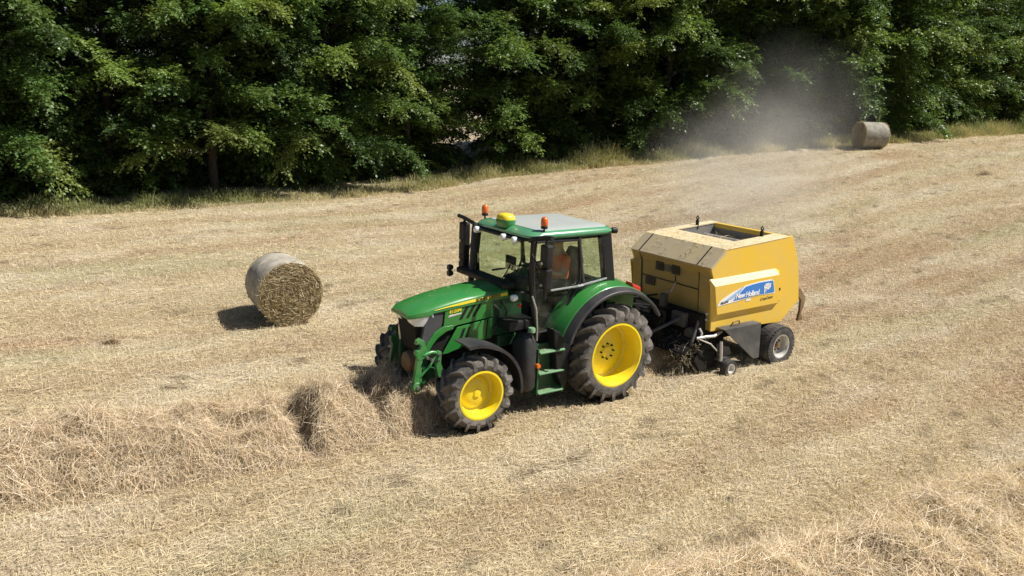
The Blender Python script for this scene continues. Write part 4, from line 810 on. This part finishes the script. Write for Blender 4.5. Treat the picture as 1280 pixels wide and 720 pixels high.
FRONT = [  # x along the hedge, set back from its edge, kind, turn, size, label
    (-24.5, 2.2, 0, .3, 1.0, 'leafy tree cut off by the left edge of the photo'),
    (-19.8, 2.6, 1, 1.9, 1.0, 'leafy tree at the left end of the hedge with low sprays over the verge'),
    (-16.0, 2.4, 2, 2.2, 1.0, 'broad drooping tree, first from the left with its whole crown in view'),
    (-12.2, 3.2, 3, 4.0, 1.0, 'tree with a dark gap under its crown and sky showing beside it, upper left'),
    (-9.6, 2.2, 0, 5.1, 1.05, 'tree with two hanging leafy sprays behind the near round bale'),
    (-6.0, 2.6, 2, .9, 1.0, 'tree with hanging boughs reaching toward the verge above the near bale shadow'),
    (-2.6, 2.5, 1, 3.3, 1.0, 'tree in the hedge directly behind the tractor bonnet'),
    (.8, 2.6, 0, 2.4, 1.1, 'tree in the hedge behind the tractor cab roof'),
    (4.8, 2.8, 3, 1.2, 1.05, 'tree in the hedge behind the gap between tractor cab and baler'),
    (8.6, 2.5, 2, 4.4, 1.1, 'tree veiled by the left side of the dust cloud'),
    (12.6, 2.6, 1, .2, 1.1, 'tree veiled by the right side of the dust cloud'),
    (16.8, 2.7, 0, 3.9, 1.1, 'tree standing right behind the far round bale'),
    (21.2, 2.4, 2, 5.6, 1.15, 'tree just to the right of the far round bale'),
    (26.0, 2.8, 1, 2.9, 1.15, 'second tree to the right of the far round bale'),
    (30.6, 2.8, 3, 4.7, 1.2, 'tree at the right edge of the photo'),
    (35.5, 3.0, 0, 1.5, 1.2, 'tree beyond the right edge of the hedge in view')]
used = set()
def hedge_normal(X): e = .5; s = (hedge_y(X + e) - hedge_y(X - e)) / (2 * e); l = math.hypot(1, s); return -s / l, 1 / l
def put_tree(kind, X, back, turn, size, label, group):
    nx_, ny_ = hedge_normal(X); back += .9 if X > -6 else .5; x, y = X + nx_ * back, hedge_y(X) + ny_ * back
    t = protos[kind] if kind not in used else copy_tree(protos[kind]); used.add(kind)
    t.location = (x, y, float(zt(x, y))); t.rotation_euler = (0, 0, turn); t.scale = (size, size, size)
    return tag(t, label, 'tree', group)
for X, back, k, turn, size, label in FRONT: put_tree(k, X, back, turn, size, label, 'trees in the front row of the hedge')
for i, X in enumerate(np.arange(-27, 42, 3.6)): put_tree((i * 3 + 1) % 4, X + random.uniform(-.7, .7), 6.4 + random.uniform(-.6, .8), random.uniform(0, 6), random.uniform(.9, 1.05), 'dark tree in the shaded second row behind the front trees of the hedge', 'trees in the second row of the hedge')
# undergrowth bushes along the foot of the trees
def make_bush(seed, H, rad):
    root = empty('bush'); cr, limbs = make_crown('foliage', H, rad, 46, .1, .12, 4, seed, 1.0); cr.parent = root; cr.location = (0, 0, -.1)
    limbs.tube([(0, 0, -.2), (0, 0, H * .7)], [.05, .02], 6); limbs.build('stem', 'bark', root); return root
bushes = [make_bush(61, 2.7, 2.0), make_bush(62, 2.3, 1.8)]; bused = set()
BL = {5: 'bush in the dark hedge foot beside the dust cloud', 9: 'bush directly behind the far round bale'}
for i, X in enumerate(np.arange(-25, 38, 2.3)):
    nx_, ny_ = hedge_normal(X); back = 3.0 + .9 * math.sin(i * 2.1)
    if -15 < X < -3: back += 1.0
    x, y = X + nx_ * back, hedge_y(X) + ny_ * back
    k = i % 2; t = bushes[k] if k not in bused else copy_tree(bushes[k]); bused.add(k)
    s = random.uniform(.8, 1.15); t.location = (x, y, float(zt(x, y))); t.rotation_euler = (0, 0, random.uniform(0, 6)); t.scale = (s, s, s)
    tag(t, 'dark bush filling the shade under the front trees of the hedge', 'bush', 'bushes along the foot of the hedge')

for i, X in enumerate(np.arange(-28, 42, 2.1)):
    nx_, ny_ = hedge_normal(X); back = 5.6 + .8 * math.sin(i * 1.7); x, y = X + nx_ * back, hedge_y(X) + ny_ * back
    t = copy_tree(bushes[i % 2]); s = random.uniform(1.25, 1.75); t.location = (x, y, float(zt(x, y))); t.rotation_euler = (0, 0, random.uniform(0, 6)); t.scale = (s, s, s)
    tag(t, 'dark shrub closing the gap between the trunks at the back of the hedge', 'bush', 'shrubs at the back of the hedge')

# ------------------------------------------------------------------ verge of tall grass and weeds at the foot of the hedge
N = 80000; X = rng.uniform(-26, 42, N); e = np.abs(rng.normal(0, 1.0, N)); off = -.35 + e * .9 + .5 * (vnoise(X * .8, X * 0) - .5)
tall = np.clip(.42 + .8 * np.interp(X, [-26, -14, -8, -4, 0, 3, 8, 15, 18, 24, 40], [.15, .2, .1, .3, .5, 1.1, .9, .4, .8, 1.0, .8]) * (vnoise(X * .9, X * 0 + 5) * 1.2), .25, 1.6)
s_ = (hedge_y(X + .5) - hedge_y(X - .5)); l_ = np.hypot(1, s_); x = X - s_ / l_ * off; y = hedge_y(X) + off / l_
Ln = rng.uniform(.25, 1.05, N) * tall * (.45 + 1.1 * vnoise(X * 1.7, off * 1.3, 50, 3)) * np.clip(1.15 - np.exp(-(off + .6) * 1.5), .2, 1.1); D = dirs(N, .75, 1.5)
mixw = np.clip(.5 + .6 * (fbm(X * .7, off * 1.5, 3) - .5) * 3 - off * .30 - .35 * (X < -9), 0, 1)[:, None]  # left end darker green: weeds, plus the trees' shade put into the colour
col = (np.array([.56, .48, .30])[None] * mixw + np.array([.22, .235, .095])[None] * (1 - mixw)) * rng.uniform(.65, 1.25, N)[:, None]
P_ = np.c_[x, y, zg(x, y) - .02]; V, F, C = ribbons(P_, D, Ln, rng.uniform(.012, .026, N), Ln * .3, col, 2)
vg = fast_mesh('verge_grass', V, F, C, 'grass'); tag(vg, 'tall yellow green grass and weeds along the foot of the hedge', 'grass', kind='stuff')

# ------------------------------------------------------------------ dust blown off the baler towards the hedge
def volume_mat(name, dens, centre_fall):
    m = bpy.data.materials.new(name); nt, N, L = nodes(m); o = N.new('ShaderNodeOutputMaterial'); v = N.new('ShaderNodeVolumePrincipled')
    v.inputs['Color'].default_value = (.86, .85, .83, 1); v.inputs['Anisotropy'].default_value = .35
    tc = N.new('ShaderNodeTexCoord'); n = N.new('ShaderNodeTexNoise'); n.inputs['Scale'].default_value = 1.6; n.inputs['Detail'].default_value = 5; n.inputs['Roughness'].default_value = .6; n.inputs['Distortion'].default_value = .6
    L.new(tc.outputs['Object'], n.inputs['Vector'])
    ln = N.new('ShaderNodeVectorMath'); ln.operation = 'LENGTH'; L.new(tc.outputs['Object'], ln.inputs[0])
    fall = N.new('ShaderNodeMapRange'); fall.interpolation_type = 'SMOOTHSTEP'; fall.inputs[1].default_value = 1.; fall.inputs[2].default_value = .0; L.new(ln.outputs['Value'], fall.inputs[0])
    nr = N.new('ShaderNodeMapRange'); nr.inputs[1].default_value = .30; nr.inputs[2].default_value = .75; L.new(n.outputs[0], nr.inputs[0])
    a = N.new('ShaderNodeMath'); a.operation = 'MULTIPLY'; L.new(fall.outputs[0], a.inputs[0]); L.new(nr.outputs[0], a.inputs[1])
    b = N.new('ShaderNodeMath'); b.operation = 'MULTIPLY'; b.inputs[1].default_value = dens; L.new(a.outputs[0], b.inputs[0]); L.new(b.outputs[0], v.inputs['Density'])
    L.new(v.outputs[0], o.inputs['Volume']); return m
def puff(loc, rad, rot, dens, label):
    bm = bmesh.new(); bmesh.ops.create_icosphere(bm, subdivisions=3, radius=1); me = bpy.data.meshes.new('dust_cloud'); bm.to_mesh(me); bm.free()
    o = bpy.data.objects.new('dust_cloud', me); COL.objects.link(o); o.location = loc; o.scale = rad; o.rotation_euler = rot
    me.materials.append(volume_mat('dust', dens, 1)); tag(o, label, 'dust', kind='stuff')
puff((12.3, 36.8, 4.7), (4.6, 4.0, 4.0), (0, .25, .3), .105, 'pale dust hanging in front of the hedge left of the far bale')
puff((7.4, 25.5, 3.0), (4.0, 10.0, 2.6), (.12, 0, -.35), .15, 'thin dust drifting from the baler up the field')

# ------------------------------------------------------------------ sun, sky, camera
az, el = math.atan2(.99, -.03), R(54)                          # clockwise from +Y
sv = Vector((math.sin(az) * math.cos(el), math.cos(az) * math.cos(el), math.sin(el)))
sl = bpy.data.lights.new('sun', 'SUN'); sl.energy = 5; sl.angle = R(.53); sl.color = (1, .955, .88)
so = bpy.data.objects.new('sun', sl); COL.objects.link(so); so.rotation_euler = (-sv).to_track_quat('-Z', 'Y').to_euler(); so.location = (30, 0, 30)
w = bpy.data.worlds.new('World'); sc.world = w; w.use_nodes = True; nt = w.node_tree; nt.nodes.clear()
o = nt.nodes.new('ShaderNodeOutputWorld'); bg = nt.nodes.new('ShaderNodeBackground'); sk = nt.nodes.new('ShaderNodeTexSky')
sk.sky_type = 'NISHITA'; sk.sun_disc = False; sk.sun_elevation = el; sk.sun_rotation = az; sk.air_density = 1; sk.dust_density = .8; sk.ozone_density = 1
bg.inputs[1].default_value = .052; nt.links.new(sk.outputs[0], bg.inputs[0]); nt.links.new(bg.outputs[0], o.inputs[0])
cam = bpy.data.cameras.new('camera'); co = bpy.data.objects.new('camera', cam); COL.objects.link(co); sc.camera = co
cam.sensor_width = 36; cam.lens = 36 * 1002.5 / 1280; cam.clip_end = 3000; cam.clip_start = .1
rt, up, fw = Vector((.99932, .00851, .03594)), Vector((-.03694, .23027, .97242)), Vector((0, .97309, -.23043))
mw = Matrix((rt, up, -fw)).transposed().to_4x4(); mw.translation = (0, 0, 4.8215); co.matrix_world = mw
vs_ = sc.view_settings; vs_.view_transform = 'Standard'; vs_.look = 'None'; vs_.exposure = .5; vs_.gamma = 1; vs_.use_curve_mapping = False
sc.cycles.max_bounces = 8; sc.cycles.transparent_max_bounces = 16; sc.cycles.volume_bounces = 1; sc.cycles.volume_step_rate = 2; sc.cycles.volume_max_steps = 48
for ob in bpy.data.objects:
    if '_off' in ob: del ob['_off']
